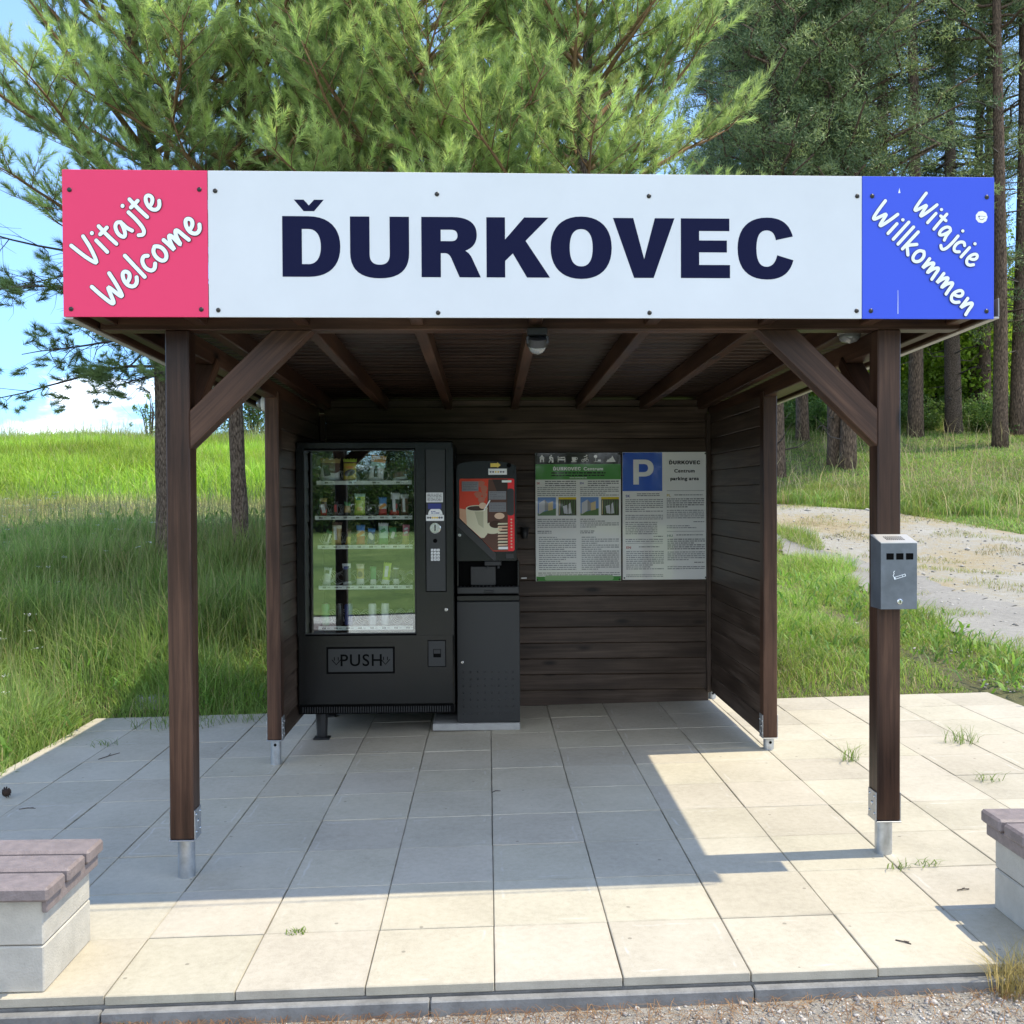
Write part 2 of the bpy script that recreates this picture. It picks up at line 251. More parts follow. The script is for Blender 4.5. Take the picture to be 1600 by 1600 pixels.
# ------------------------------------------------------------------ mesh helpers
rnd = random.Random(7)
class MB:
    """collects shapes; build() links them as ONE mesh object"""
    def __init__(s): s.v = []; s.f = []; s.mi = []; s.g = []; s.c = []; s.mats = []
    def mid(s, m):
        m = M[m] if isinstance(m, str) else m
        if m not in s.mats: s.mats.append(m)
        return s.mats.index(m)
    def add(s, vs, fs, m, g=None, col=(1, 1, 1), T=None):
        o = len(s.v); k = s.mid(m)
        for i, p in enumerate(vs):
            p = Vector(p)
            s.g.append(tuple(g[i]) if g is not None else tuple(p)); s.c.append((*col, 1))
            s.v.append(tuple(T @ p) if T is not None else tuple(p))
        for f in fs: s.f.append([o + i for i in f]); s.mi.append(k)
        return s
    def box(s, lo, hi, m, b=0.003, ax=None, T=None, col=(1, 1, 1), g=None):
        """chamfered box; ax = axis of the wood grain"""
        lo = Vector(lo); hi = Vector(hi); c = (lo + hi) / 2; h = (hi - lo) / 2
        b = min(b, 0.45 * min(h)); vs = []; idx = {}
        for sx in (-1, 1):
            for sy in (-1, 1):
                for sz in (-1, 1):
                    for k in range(3):
                        p = [sx * h.x, sy * h.y, sz * h.z]
                        for q in range(3):
                            if q != k: p[q] -= (sx, sy, sz)[q] * b
                        idx[(sx, sy, sz, k)] = len(vs); vs.append(c + Vector(p))
        fs = []
        for k in range(3):
            u, w = [q for q in range(3) if q != k]
            for sg in (-1, 1):
                quad = []
                for (a, e) in ((-1, -1), (1, -1), (1, 1), (-1, 1)):
                    q = [0, 0, 0]; q[k] = sg; q[u] = a; q[w] = e; quad.append(idx[(*q, k)])
                fs.append(quad)
        for k in range(3):                      # the twelve edge chamfers
            u, w = [q for q in range(3) if q != k]
            for a in (-1, 1):
                for e in (-1, 1):
                    q0 = [0, 0, 0]; q0[k] = -1; q0[u] = a; q0[w] = e; q1 = list(q0); q1[k] = 1
                    fs.append([idx[(*q0, u)], idx[(*q1, u)], idx[(*q1, w)], idx[(*q0, w)]])
        for sx in (-1, 1):
            for sy in (-1, 1):
                for sz in (-1, 1): fs.append([idx[(sx, sy, sz, k)] for k in range(3)])
        cc = sum(vs, Vector()) / 24
        out = []
        for f in fs:
            n = (vs[f[1]] - vs[f[0]]).cross(vs[f[2]] - vs[f[0]]); fc = sum((vs[i] for i in f), Vector()) / len(f)
            out.append(f if n.dot(fc - cc) > 0 else f[::-1])
        if ax is not None and g is None:
            o = [rnd.uniform(-50, 50) for _ in range(3)]; oth = [q for q in range(3) if q != ax]
            g = [(p[ax] + o[0], p[oth[0]] + o[1], p[oth[1]] + o[2]) for p in vs]
        return s.add(vs, out, m, g, col, T)
    def beam(s, p0, p1, w, h, m, up=(0, 0, 1), b=0.004):
        """timber from p0 to p1, w wide, h high, grain along it"""
        p0 = Vector(p0); p1 = Vector(p1); x = (p1 - p0); L = x.length; x.normalize(); up = Vector(up); y = up.cross(x).normalized(); z = x.cross(y)
        T = Matrix(((x.x, y.x, z.x, p0.x), (x.y, y.y, z.y, p0.y), (x.z, y.z, z.z, p0.z), (0, 0, 0, 1)))
        return s.box((0, -w / 2, -h / 2), (L, w / 2, h / 2), m, b, 0, T)
    def tube(s, pts, rad, m, n=8, caps=True, col=(1, 1, 1)):
        pts = [Vector(p) for p in pts]; rad = [rad] * len(pts) if isinstance(rad, (int, float)) else rad
        vs = []; fs = []; pv = None
        for i, p in enumerate(pts):
            d = (pts[min(i + 1, len(pts) - 1)] - pts[max(i - 1, 0)]).normalized()
            if pv is None: pv = d.orthogonal().normalized()
            u = (pv - d * pv.dot(d)); u = u.normalized() if u.length > 1e-6 else d.orthogonal().normalized(); pv = u; w = d.cross(u)
            for k in range(n):
                a = 2 * math.pi * k / n; vs.append(p + (u * math.cos(a) + w * math.sin(a)) * rad[i])
        for i in range(len(pts) - 1):
            for k in range(n): fs.append([i * n + k, i * n + (k + 1) % n, (i + 1) * n + (k + 1) % n, (i + 1) * n + k])
        if caps: fs.append(list(range(n))[::-1]); fs.append([(len(pts) - 1) * n + k for k in range(n)])
        return s.add(vs, fs, m, None, col)
    def lathe(s, prof, m, n=24, T=None, caps=True):
        """profile of (radius, height) turned about local z"""
        vs = []; fs = []
        for r, z in prof:
            for k in range(n): a = 2 * math.pi * k / n; vs.append((r * math.cos(a), r * math.sin(a), z))
        for i in range(len(prof) - 1):
            for k in range(n): fs.append([i * n + k, i * n + (k + 1) % n, (i + 1) * n + (k + 1) % n, (i + 1) * n + k])
        if caps: fs.append(list(range(n))[::-1]); fs.append([(len(prof) - 1) * n + k for k in range(n)])
        return s.add(vs, fs, m, None, (1, 1, 1), T)
    def poly(s, loops, m, T, th=0.0):
        """filled outline with holes (2-D loops), optionally thickened, placed by T"""
        vs, fs = fill2d(loops, th); return s.add(vs, fs, m, None, (1, 1, 1), T)
    def build(s, name, parent=None, smooth=False, auto=None):
        o = V0 if parent is None else ORG[parent]
        me = bpy.data.meshes.new(name); me.from_pydata([tuple(Vector(p) - o) for p in s.v], [], s.f)
        for m in s.mats: me.materials.append(m)
        me.polygons.foreach_set('material_index', s.mi)
        a = me.attributes.new('g', 'FLOAT_VECTOR', 'POINT'); a.data.foreach_set('vector', np.array(s.g, dtype=np.float32).ravel())
        a = me.attributes.new('col', 'FLOAT_COLOR', 'POINT'); a.data.foreach_set('color', np.array(s.c, dtype=np.float32).ravel())
        if smooth: me.polygons.foreach_set('use_smooth', [True] * len(me.polygons))
        if auto: 
            me.polygons.foreach_set('use_smooth', [True] * len(me.polygons)); me.set_sharp_from_angle(angle=R(auto))
        me.update()
        return link(bpy.data.objects.new(name, me), parent)
V0 = Vector((0, 0, 0)); ORG = {}
def link(ob, parent=None):
    C.objects.link(ob)
    if parent is not None: ob.parent = parent; ORG[ob] = ORG[parent]
    else: ORG[ob] = V0
    return ob
def thing(name, label, cat, loc=(0, 0, 0), group=None):
    o = bpy.data.objects.new(name, None); C.objects.link(o); o.location = loc; o.empty_display_size = 0.1
    ORG[o] = Vector(loc); return tag(o, label, cat, group)
def tag(o, label, cat, group=None, kind=None):
    o['label'] = label; o['category'] = cat
    if group: o['group'] = group
    if kind: o['kind'] = kind
    return o
def solo(mb, name, loc, label, cat, group=None, **kw):
    """a thing that is one mesh, its origin at loc"""
    e = bpy.data.objects.new('tmp', None); ORG[e] = Vector(loc); o = V0
    me_ob = None
    v = [tuple(Vector(p) - Vector(loc)) for p in mb.v]; mb.v = v
    me_ob = mb.build(name, None, **kw); me_ob.location = loc; ORG[me_ob] = Vector(loc)
    bpy.data.objects.remove(e); return tag(me_ob, label, cat, group)
def structure(o): o['kind'] = 'structure'; return o
def copy_tree(o, parent=None):
    c = o.copy(); C.objects.link(c); c.parent = parent
    for ch in list(o.children): copy_tree(ch, c)
    return c

def fill2d(loops, th=0.0):
    cu = bpy.data.curves.new('t', 'CURVE'); cu.dimensions = '2D'; cu.fill_mode = 'BOTH'
    cu.extrude = th / 2
    for lp in loops:
        sp = cu.splines.new('POLY'); sp.points.add(len(lp) - 1)
        for i, (x, y) in enumerate(lp): sp.points[i].co = (x, y, 0, 1)
        sp.use_cyclic_u = True
    ob = bpy.data.objects.new('t', cu); C.objects.link(ob)
    me = ob.to_mesh()
    vs = [v.co.copy() for v in me.vertices]; fs = [list(p.vertices) for p in me.polygons]
    ob.to_mesh_clear(); bpy.data.objects.remove(ob); bpy.data.curves.remove(cu)
    return vs, fs
def text2d(body, size=1.0, bold=0.0, align='LEFT', spacing=1.0, shear=0.0):
    cu = bpy.data.curves.new('t', 'FONT'); cu.body = body; cu.size = 1.0; cu.offset = bold; cu.align_x = align; cu.space_character = spacing; cu.shear = shear; cu.resolution_u = 4
    cu.fill_mode = 'FRONT'
    ob = bpy.data.objects.new('t', cu); C.objects.link(ob)
    bpy.context.view_layer.update()
    me = ob.to_mesh()
    vs = [v.co.copy() for v in me.vertices]; fs = [list(p.vertices) for p in me.polygons]
    vs = [v * size for v in vs]
    ob.to_mesh_clear(); bpy.data.objects.remove(ob); bpy.data.curves.remove(cu)
    return vs, fs
def front(x, y, z, sx=1.0, sz=None):
    """2-D (u right, v up) onto a plane facing the camera side (-Y) at (x, y, z)"""
    sz = sx if sz is None else sz
    return Matrix(((sx, 0, 0, x), (0, 0, -sx, y), (0, sz, 0, z), (0, 0, 0, 1)))
def rect(x0, y0, x1, y1): return [(x0, y0), (x1, y0), (x1, y1), (x0, y1)]
def rrect(x0, y0, x1, y1, r, n=5):
    out = []
    for cx, cy, a0 in ((x1 - r, y0 + r, -90), (x1 - r, y1 - r, 0), (x0 + r, y1 - r, 90), (x0 + r, y0 + r, 180)):
        for i in range(n + 1): a = R(a0 + 90 * i / n); out.append((cx + r * math.cos(a), cy + r * math.sin(a)))
    return out
def disc(cx, cy, r, n=24, ry=None): return [(cx + r * math.cos(2 * math.pi * i / n), cy + (ry or r) * math.sin(2 * math.pi * i / n)) for i in range(n)]
def bez(p0, p1, p2, p3, n=10):
    return [tuple((1 - t) ** 3 * a + 3 * (1 - t) ** 2 * t * b + 3 * (1 - t) * t * t * c + t ** 3 * d for a, b, c, d in zip(p0, p1, p2, p3)) for t in [i / n for i in range(1, n + 1)]]
def path(s):
    """'M x,y L x,y C ...' to a loop of points"""
    tok = s.replace(',', ' ').split(); i = 0; pts = []; cmd = None
    while i < len(tok):
        if tok[i] in 'MLC': cmd = tok[i]; i += 1
        if cmd in 'ML': pts.append((float(tok[i]), float(tok[i + 1]))); i += 2
        else:
            q = [float(t) for t in tok[i:i + 6]]; pts += bez(pts[-1], q[0:2], q[2:4], q[4:6]); i += 6
    return pts
def chaikin(p, n=2):
    for _ in range(n):
        q = [p[0]]
        for a, b in zip(p[:-1], p[1:]): q += [(a[0] * .75 + b[0] * .25, a[1] * .75 + b[1] * .25), (a[0] * .25 + b[0] * .75, a[1] * .25 + b[1] * .75)]
        p = q + [p[-1]]
    return p
def stroke(mb, pts, w, m, T, z=0.0):
    """round-ended pen stroke, w wide; each dab a hair above the one before so that no faces coincide"""
    pts = [Vector((p[0], p[1], 0)) for p in pts]; k = T.to_3x3().col[2].length; zz = z / k; st = 3e-5 / k
    n = len(pts); vs = []; fs = []
    nor = []
    for i in range(n):
        d = (pts[min(i + 1, n - 1)] - pts[max(i - 1, 0)]); d = d.normalized() if d.length > 1e-9 else Vector((1, 0, 0)); nor.append(Vector((-d.y, d.x, 0)))
    for i in range(n): vs += [pts[i] + nor[i] * w / 2 + Vector((0, 0, zz + i * st)), pts[i] - nor[i] * w / 2 + Vector((0, 0, zz + i * st))]
    for i in range(n - 1): fs.append([2 * i, 2 * i + 1, 2 * i + 3, 2 * i + 2])
    for e, off in ((0, -st * 0.6), (n - 1, (n + 1) * st)):
        o = len(vs); a0 = math.atan2(nor[e].y, nor[e].x) + (0 if e == 0 else math.pi)
        for k in range(9): a = a0 + math.pi * k / 8; vs.append(pts[e] + Vector((math.cos(a), math.sin(a), 0)) * w / 2 + Vector((0, 0, zz + off)))
        fs.append(list(range(o, o + 9)))
    return mb.add(vs, fs, m, None, (1, 1, 1), T)

def np_mesh(name, verts, tris, mats, col=None, parent=None, mi=None):
    me = bpy.data.meshes.new(name); nv = len(verts); nf = len(tris); k = tris.shape[1]
    me.vertices.add(nv); me.vertices.foreach_set('co', np.ascontiguousarray(verts, dtype=np.float32).ravel())
    me.loops.add(nf * k); me.loops.foreach_set('vertex_index', np.ascontiguousarray(tris, dtype=np.int32).ravel())
    me.polygons.add(nf); me.polygons.foreach_set('loop_start', np.arange(0, nf * k, k, dtype=np.int32))
    try: me.polygons.foreach_set('loop_total', np.full(nf, k, dtype=np.int32))
    except Exception: pass
    for m in mats: me.materials.append(M[m] if isinstance(m, str) else m)
    if mi is not None: me.polygons.foreach_set('material_index', np.asarray(mi, dtype=np.int32))
    if col is not None:
        a = me.attributes.new('col', 'FLOAT_COLOR', 'POINT'); c4 = np.ones((nv, 4), dtype=np.float32); c4[:, :3] = col; a.data.foreach_set('color', c4.ravel())
    me.update(calc_edges=True); me.validate()
    return link(bpy.data.objects.new(name, me), parent)
# ------------------------------------------------------------------ terrain
LP = [(-60, 0.6), (-12, 0.12), (-4, 0.0), (7.1, 0.0), (7.35, 0.10), (8.1, 0.38), (9, 0.64), (10, 0.86), (11.5, 1.18), (13, 1.33), (15, 1.40), (17, 1.58), (22, 2.22), (30, 2.98), (36, 3.05), (60, 2.2), (140, 2.0)]
RP = [(-60, 0.6), (-12, 0.12), (-4, 0.0), (6.8, 0.04), (9.3, 0.18), (15, 0.62), (21, 1.48), (27, 3.02), (31, 3.95), (40, 5.0), (90, 8.0), (140, 9.0)]
def sstep(t): t = np.clip(t, 0, 1); return t * t * (3 - 2 * t)
def height(x, y):
    d = y + 3.43; w = sstep((x + 0.5) / 3.5)
    a = np.interp(d, *zip(*LP)); b = np.interp(d, *zip(*RP))
    near = 1 - sstep((d - 8) / 8)
    bumps = 0.05 * np.sin(x * 0.9 + 1.3 * y) * np.sin(0.7 * y - 0.4 * x) * sstep((d - 7.5) / 4) + 0.12 * np.sin(0.23 * x + 1) * np.sin(0.19 * y) * sstep((d - 14) / 8)
    return a * (1 - w) + b * w + 0.0195 * np.clip(x, -4, 4) * near - 0.095 + bumps
def axis(lo, hi, dense_lo, dense_hi, st):
    a = list(np.arange(dense_lo, dense_hi + 1e-6, st)); s = st; x = dense_hi
    while x < hi: s *= 1.25; x += s; a.append(x)
    s = st; x = dense_lo; b = []
    while x > lo: s *= 1.25; x -= s; b.append(x)
    return np.array(b[::-1] + a)
GX = axis(-160, 160, -9, 12, 0.25); GY = axis(-70, 170, -3, 30, 0.25)
XX, YY = np.meshgrid(GX, GY, indexing='ij'); ZZ = height(XX, YY)
def gz(x, y):
    x = np.asarray(x, float); y = np.asarray(y, float)
    i = np.clip(np.searchsorted(GX, x) - 1, 0, len(GX) - 2); j = np.clip(np.searchsorted(GY, y) - 1, 0, len(GY) - 2)
    u = (x - GX[i]) / (GX[i + 1] - GX[i]); v = (y - GY[j]) / (GY[j + 1] - GY[j])
    return (ZZ[i, j] * (1 - u) + ZZ[i + 1, j] * u) * (1 - v) + (ZZ[i, j + 1] * (1 - u) + ZZ[i + 1, j + 1] * u) * v
def grid_quads(ni, nj):
    i, j = np.meshgrid(np.arange(ni - 1), np.arange(nj - 1), indexing='ij'); a = (i * nj + j).ravel()
    return np.stack([a, a + nj, a + nj + 1, a + 1], 1)
g = np_mesh('ground', np.stack([XX.ravel(), YY.ravel(), ZZ.ravel()], 1), grid_quads(len(GX), len(GY)), ['ground']); g['kind'] = 'structure'
g.data.polygons.foreach_set('use_smooth', [True] * len(g.data.polygons))
# a far plain that carries the ground to the horizon
def sheet(name, left, right, m, lift, n=60, k=10):
    """a ribbon draped on the ground between two edge lines"""
    def resample(p):
        p = np.array(p, float); s = np.r_[0, np.cumsum(np.linalg.norm(np.diff(p, axis=0), axis=1))]; t = np.linspace(0, s[-1], n)
        return np.stack([np.interp(t, s, p[:, 0]), np.interp(t, s, p[:, 1])], 1)
    a, b = resample(left), resample(right); t = np.linspace(0, 1, k)[None, :, None]
    P = a[:, None, :] * (1 - t) + b[:, None, :] * t
    rg = np.random.default_rng(3); P[:, 0] += rg.normal(0, 0.05, (n, 2)); P[:, -1] += rg.normal(0, 0.05, (n, 2))
    P = P.reshape(-1, 2); z = gz(P[:, 0], P[:, 1]) + lift
    o = np_mesh(name, np.c_[P, z], grid_quads(n, k)[:, ::-1], [m]); o['kind'] = 'structure'; return o
sheet('gravel_track', [(5.6, 3.4), (5.3, 6.4), (5.2, 8), (5.15, 9.5), (5.0, 11.5), (4.3, 13.2), (3.5, 14.4), (0, 17)], [(14.5, 5.5), (13.4, 8.4), (12, 10.6), (9.4, 13.4), (7.8, 15.4), (6.0, 17.0), (4.0, 18.2), (0.5, 20)], 'track', 0.02, 110, 20)
sheet('asphalt_path', [(4.9, 2.6), (4.65, 4.6), (4.45, 5.7), (4.35, 6.5), (4.55, 8.3), (4.75, 10.7), (4.5, 12.2), (3.8, 13.6), (1, 16.5)], [(6.9, 2.6), (6.1, 5.2), (5.74, 7.0), (5.65, 8.0), (5.62, 9.5), (5.6, 11.2), (4.85, 13.0), (4.1, 14.2), (1.2, 17.2)], 'asphalt', 0.03, 110, 10)
sheet('gravel', [(-30, -0.36), (-8, -0.36), (0, -0.36), (8, -0.36), (30, -0.36)], [(-30, -1.3), (-8, -1.3), (0, -1.3), (8, -1.3), (30, -1.3)], 'gravel', 0.012, 200, 12)
sheet('road', [(-60, -1.2), (-8, -1.2), (0, -1.2), (8, -1.2), (60, -1.2)], [(-60, -4.9), (-8, -4.7), (0, -4.6), (8, -4.5), (60, -4.4)], 'roadgravel', 0.03, 120, 10)
sheet('meadow', [(-60, -4.7), (-8, -4.55), (0, -4.45), (8, -4.35), (60, -4.25)], [(-60, -44), (-8, -44), (0, -44), (8, -44), (60, -44)], 'meadow', 0.05, 120, 60)

# ------------------------------------------------------------------ paving (slabs 0.4 m, laid to a fall of about one degree)
TILT = 0.0195
TP = Matrix(((1, 0, -TILT, 0), (0, 1, 0, 0), (TILT, 0, 1, 0), (0, 0, 0, 1)))
pv = MB()
for i in range(-7, 9):
    for j in range(-1, 11):
        if j > 8 and not -4 <= i <= 4: continue
        x0 = i * 0.4; y0 = j * 0.4
        gap = 0.0016
        dz = rnd.uniform(-0.0016, 0.0016); t = 1.02 + rnd.uniform(-0.06, 0.06)
        jx = rnd.uniform(-0.0012, 0.0012); jy = rnd.uniform(-0.0025, 0.0025)
        lime = 1.0 if rnd.random() < 0.5 else 0.25
        cx, cy = x0 + 0.2, y0 + 0.2
        lo = Vector((x0 + gap + jx, y0 + gap + jy, -0.030 + dz)); hi = Vector((x0 + 0.4 - gap + jx, y0 + 0.4 - gap + jy, dz))
        k0 = len(pv.v); pv.box(lo, hi, 'paving', 0.0026, None, TP, (t, t * (0.995 + rnd.uniform(-.01, .01)), t * (0.985 + rnd.uniform(-.02, .02))))
        for q in range(k0, len(pv.v)):
            p = pv.g[q]; pv.g[q] = (p[0] - cx, p[1] - cy, lime)
po = structure(pv.build('pavement'))
bed = MB(); bed.box((-2.79, -0.39, -0.16), (3.59, 3.59, -0.0325), M['kerb'], 0.004, None, TP); bed.box((-1.59, 3.592, -0.16), (1.99, 4.39, -0.0325), M['kerb'], 0.004, None, TP); structure(bed.build('paving_bed'))
kb = MB()
for i in range(-4, 5):
    kb.box((i * 1.0 - 0.2 + 0.002, -0.437, -0.20), (i * 1.0 + 0.8 - 0.002, -0.4055, -0.034 + rnd.uniform(-.002, .002)), 'kerb', 0.004, None, TP)
structure(kb.build('kerb'))
bk = MB()          # two old kerb stones behind the paving, half sunk in the grass
for x, y, w in ((-2.35, 3.95, 0.55), (-1.88, 4.05, 0.45)):
    bk.box((x - w / 2, y - 0.06, -0.16), (x + w / 2, y + 0.07, 0.035), 'slab', 0.008)
structure(bk.build('kerb_edge'))
def fl(x, y): return TILT * x

# ------------------------------------------------------------------ the shelter
sh = thing('wooden_shelter', 'open dark brown stained timber shelter over the two vending machines', 'shelter', (0.18, 0.5, 0.0))
def part(mb, name, parent, **kw): return mb.build(name, parent, **kw)
PX = (-1.244, 1.612); PYF = 0.568; PYB = 2.235; RYW = 3.60
def post(x, y, zb, zt, parent, side, tall, w=0.094):
    p = part(MB().box((x - w / 2, y - w / 2, zb), (x + w / 2, y + w / 2, zt), 'post', 0.005, 2), 'post', parent)
    f = fl(x, y); b = MB()
    if tall:
        b.lathe([(0.034, f - 0.01), (0.034, zb - 0.004)], 'zinc', 20, Matrix.Translation((x - side * 0.004, y - 0.0, 0)))
    else:
        b.lathe([(0.03, f - 0.01), (0.03, zb - 0.004)], 'zinc', 20, Matrix.Translation((x, y - 0.0, 0)))
        b.lathe([(0.0085, 0), (0.0085, 0.002)], 'blackdeep', 12, front(x + 0.002, y - 0.0295, zb - 0.03))
    b.box((x - w / 2 - 0.004, y - w / 2 - 0.003, zb - 0.006), (x + w / 2 + 0.004, y + w / 2 + 0.003, zb - 0.001), 'zinc', 0.001)
    ph = 0.115 if tall else 0.13
    for s in (-1, 1):
        b.box((x + s * (w / 2 + 0.0025) - 0.002, y - w / 2 + 0.006, zb - 0.005), (x + s * (w / 2 + 0.0025) + 0.002, y + w / 2 - 0.006, zb + ph), 'zinc', 0.001)
        for dy, dz, r in ((-0.025, 0.025, 0.006), (0.025, 0.025, 0.006), (-0.025, 0.095, 0.006), (0.025, 0.095, 0.006), (0.0, 0.062, 0.009)):
            Tm = Matrix(((0, 0, s, x + s * (w / 2 + 0.0045)), (1, 0, 0, y + dy), (0, 1, 0, zb + dz), (0, 0, 0, 1)))
            b.lathe([(r, 0), (r, 0.002), (r * 0.6, 0.004)], 'steel', 10, Tm)
    part(b, 'post_base', p, auto=30)
    return p
post(PX[0], PYF, 0.137, 2.172, sh, -1, True); post(PX[1], PYF, 0.176, 2.172, sh, 1, True)
post(PX[0] + 0.008, PYB, 0.122, 2.105, sh, -1, False, 0.08); post(PX[1] - 0.002, PYB, 0.105, 2.105, sh, 1, False, 0.08)
post(PX[0] + 0.03, 3.66, 0.11, 2.08, sh, -1, False, 0.08); post(PX[1] - 0.005, 3.675, 0.10, 2.08, sh, 1, False, 0.08)
def rz(y): return 2.195 - 0.022 * (y - 0.3)              # underside of the rafters
for z in (0,):
    part(MB().beam((-1.545, PYF, 2.222), (1.90, PYF, 2.222), 0.09, 0.10, 'post'), 'front_beam', sh)
    part(MB().beam((-1.50, 3.685, 2.145), (1.88, 3.685, 2.145), 0.07, 0.08, 'post'), 'rear_beam', sh)
for x in PX:
    part(MB().beam((x, PYF + 0.046, 2.135), (x, 3.64, 2.092), 0.07, 0.085, 'post'), 'side_beam', sh)
def brace(a, b, w, h, up): return part(MB().beam(a, b, w, h, 'post', up), 'brace', sh)
# diagonal braces, cut off plumb at the post and level under the beam
def brace_front(x, s):
    zl, zh = 1.700, 1.852; xt0, xt1 = x + s * 0.377, x + s * 0.536; y0, y1 = PYF - 0.046, PYF + 0.034
    xp = x + s * 0.0475
    pts = [(xp, zl), (xp, zh), (xt0, 2.1715), (xt1, 2.1715)]
    d = Vector((xt1 - xp, 0, 2.1715 - zl)).normalized(); n = Vector((-d.z, 0, d.x)); o = rnd.uniform(-30, 30)
    vs = [(px, yy, pz) for yy in (y0, y1) for px, pz in pts]
    g_ = [(Vector(v).dot(d) + o, Vector(v).dot(n) + o, v[1]) for v in vs]
    fs = [[0, 1, 2, 3], [7, 6, 5, 4], [0, 4, 5, 1], [1, 5, 6, 2], [2, 6, 7, 3], [3, 7, 4, 0]]
    if s < 0: fs = [f[::-1] for f in fs]
    mb = MB().add(vs, [f[::-1] for f in fs], 'post', g_); ob = part(mb, 'brace', sh)
    bv = ob.modifiers.new('edge', 'BEVEL'); bv.width = 0.003; bv.segments = 1
brace_front(PX[0], 1); brace_front(PX[1], -1)
for x in PX:
    brace((x, PYF + 0.03, 1.80), (x, PYF + 0.40, 2.10), 0.055, 0.09, (1, 0, 0))
RX = (-1.50, -1.15, -0.745, -0.29, 0.18, 0.645, 1.105, 1.52, 1.87)
for x in RX:
    y1 = 4.0; part(MB().beam((x, 0.335, rz(0.335) + 0.045), (x, y1, rz(y1) + 0.045), 0.052, 0.09, 'post'), 'rafter', sh)
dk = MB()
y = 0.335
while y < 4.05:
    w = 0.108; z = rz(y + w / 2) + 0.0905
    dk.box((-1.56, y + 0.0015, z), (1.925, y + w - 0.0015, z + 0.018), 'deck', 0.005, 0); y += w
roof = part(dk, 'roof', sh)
ft = MB()
ft.beam((0.183, 0.33, rz(0.33) + 0.1145), (0.183, 4.07, rz(4.07) + 0.1145), 3.50, 0.008, 'felt', b=0.002); part(ft, 'roofing_felt', roof)
for x, s in ((-1.572, -1), (1.932, 1)):
    part(MB().beam((x, 0.335, rz(0.335) + 0.052), (x, 4.06, rz(4.06) + 0.052), 0.022, 0.125, 'post'), 'fascia', sh)
    tb = MB()
    tb.beam((x + s * 0.013, 0.33, rz(0.33) - 0.010), (x + s * 0.013, 4.07, rz(4.07) - 0.010), 0.03, 0.008, 'trim', b=0.001)
    tb.beam((x + s * 0.0265, 0.33, rz(0.33) + 0.03), (x + s * 0.0265, 4.07, rz(4.07) + 0.03), 0.003, 0.07, 'trim', b=0.001)
    part(tb, 'edge_trim', sh)
part(MB().beam((-1.56, 4.075, rz(4.07) + 0.05), (1.92, 4.075, rz(4.07) + 0.05), 0.02, 0.12, 'post'), 'fascia', sh)
# walls of lapped boards
bw = MB(); k = 0; z = 0.003
while z < 2.12:
    h = 0.1125 if z < 1.9 else 0.114
    t = rnd.uniform(-0.0015, 0.0015)
    v0 = len(bw.v); bw.box((-1.17, RYW + t, z + 0.0012), (1.565, RYW + 0.024 + t, z + h - 0.0012), 'wall', 0.004, 0)
    for q in range(v0, len(bw.v)):                      # each board leans out a little over the one below
        p = bw.v[q]; bw.v[q] = (p[0], p[1] - 0.006 * (1 - (p[2] - z) / h), p[2])
    z += h
bw.box((-1.16, RYW + 0.026, 0.12), (1.56, RYW + 0.034, 2.19), 'wall', 0.002, 0)
part(bw, 'rear_wall', sh)
for x, s in ((PX[0], 1), (PX[1], -1)):
    sw = MB(); z = 0.105 if s < 0 else 0.10
    while z < 2.06:
        h = 0.1125; xi = x + s * 0.020
        v0 = len(sw.v); sw.box((xi - 0.012, PYB + 0.043, z + 0.001), (xi + 0.012, 3.618, min(z + h - 0.001, 2.085)), 'wall', 0.004, 1)
        for q in range(v0, len(sw.v)):
            p = sw.v[q]; sw.v[q] = (p[0] + s * 0.007 * (1 - (p[2] - z) / h), p[1], p[2])
        z += h
    sw.box((x - s * 0.004 - 0.003, PYB + 0.045, 0.12), (x - s * 0.004 + 0.003, 3.615, 2.07), 'wall', 0.001, 1)
    part(sw, 'side_wall', sh)
part(MB().box((1.545, 3.545, 0.10), (1.577, 3.592, 2.08), 'wall', 0.004, 2), 'corner_batten', sh)
part(MB().box((-1.19, 3.545, 0.10), (-1.155, 3.592, 2.08), 'wall', 0.004, 2), 'corner_batten', sh)
cap = MB(); cap.tube([(-1.445, 0.62, 2.30), (-1.440, 0.60, 2.60), (-1.425, 0.57, 2.72), (-1.417, 0.56, 2.79)], [0.05, 0.05, 0.046, 0.028], 'terracotta', 14); part(cap, 'vent_pipe', sh, smooth=True)

# ------------------------------------------------------------------ the three sign boards
SYL, SYR = 0.252, 0.312; SXL, SXR = -1.574, 1.931; SANG = math.atan2(SYR - SYL, SXR - SXL)
SZB, SZT = 2.1755, 2.716
TS = Matrix.Translation((SXL, SYL, SZB)) @ Matrix.Rotation(SANG, 4, 'Z') @ Matrix(((1, 0, 0, 0), (0, 0, -1, 0), (0, 1, 0, 0), (0, 0, 0, 1)))
# board coordinates: u right, v up, w towards the viewer (metres, from the lower left corner)
W = (SXR - SXL) / math.cos(SANG); HT = SZT - SZB
U1, U2 = 0.530, 2.991
def at(u, v, w=0.0, s=1.0, rot=0.0): return TS @ Matrix.Translation((u, v, w)) @ Matrix.Rotation(rot, 4, 'Z') @ Matrix.Diagonal((s, s, s, 1))
def board(name, label, u0, u1, m, screws):
    e = thing(name, label, 'sign', TS @ Vector(((u0 + u1) / 2, 0, 0)))
    part(MB().box((u0 + 0.001, 0, -0.006), (u1 - 0.001, HT, 0), m, 0.0012, None, TS), 'board', e)
    for (u, v) in screws:
        part(MB().lathe([(0.0085, 0), (0.0085, 0.002), (0.006, 0.0045), (0.002, 0.0055)], 'screw', 14, at(u, v, 0.0002)), 'screw', e, auto=40)
    return e
PXM = 0.002407; PZM = 0.002365
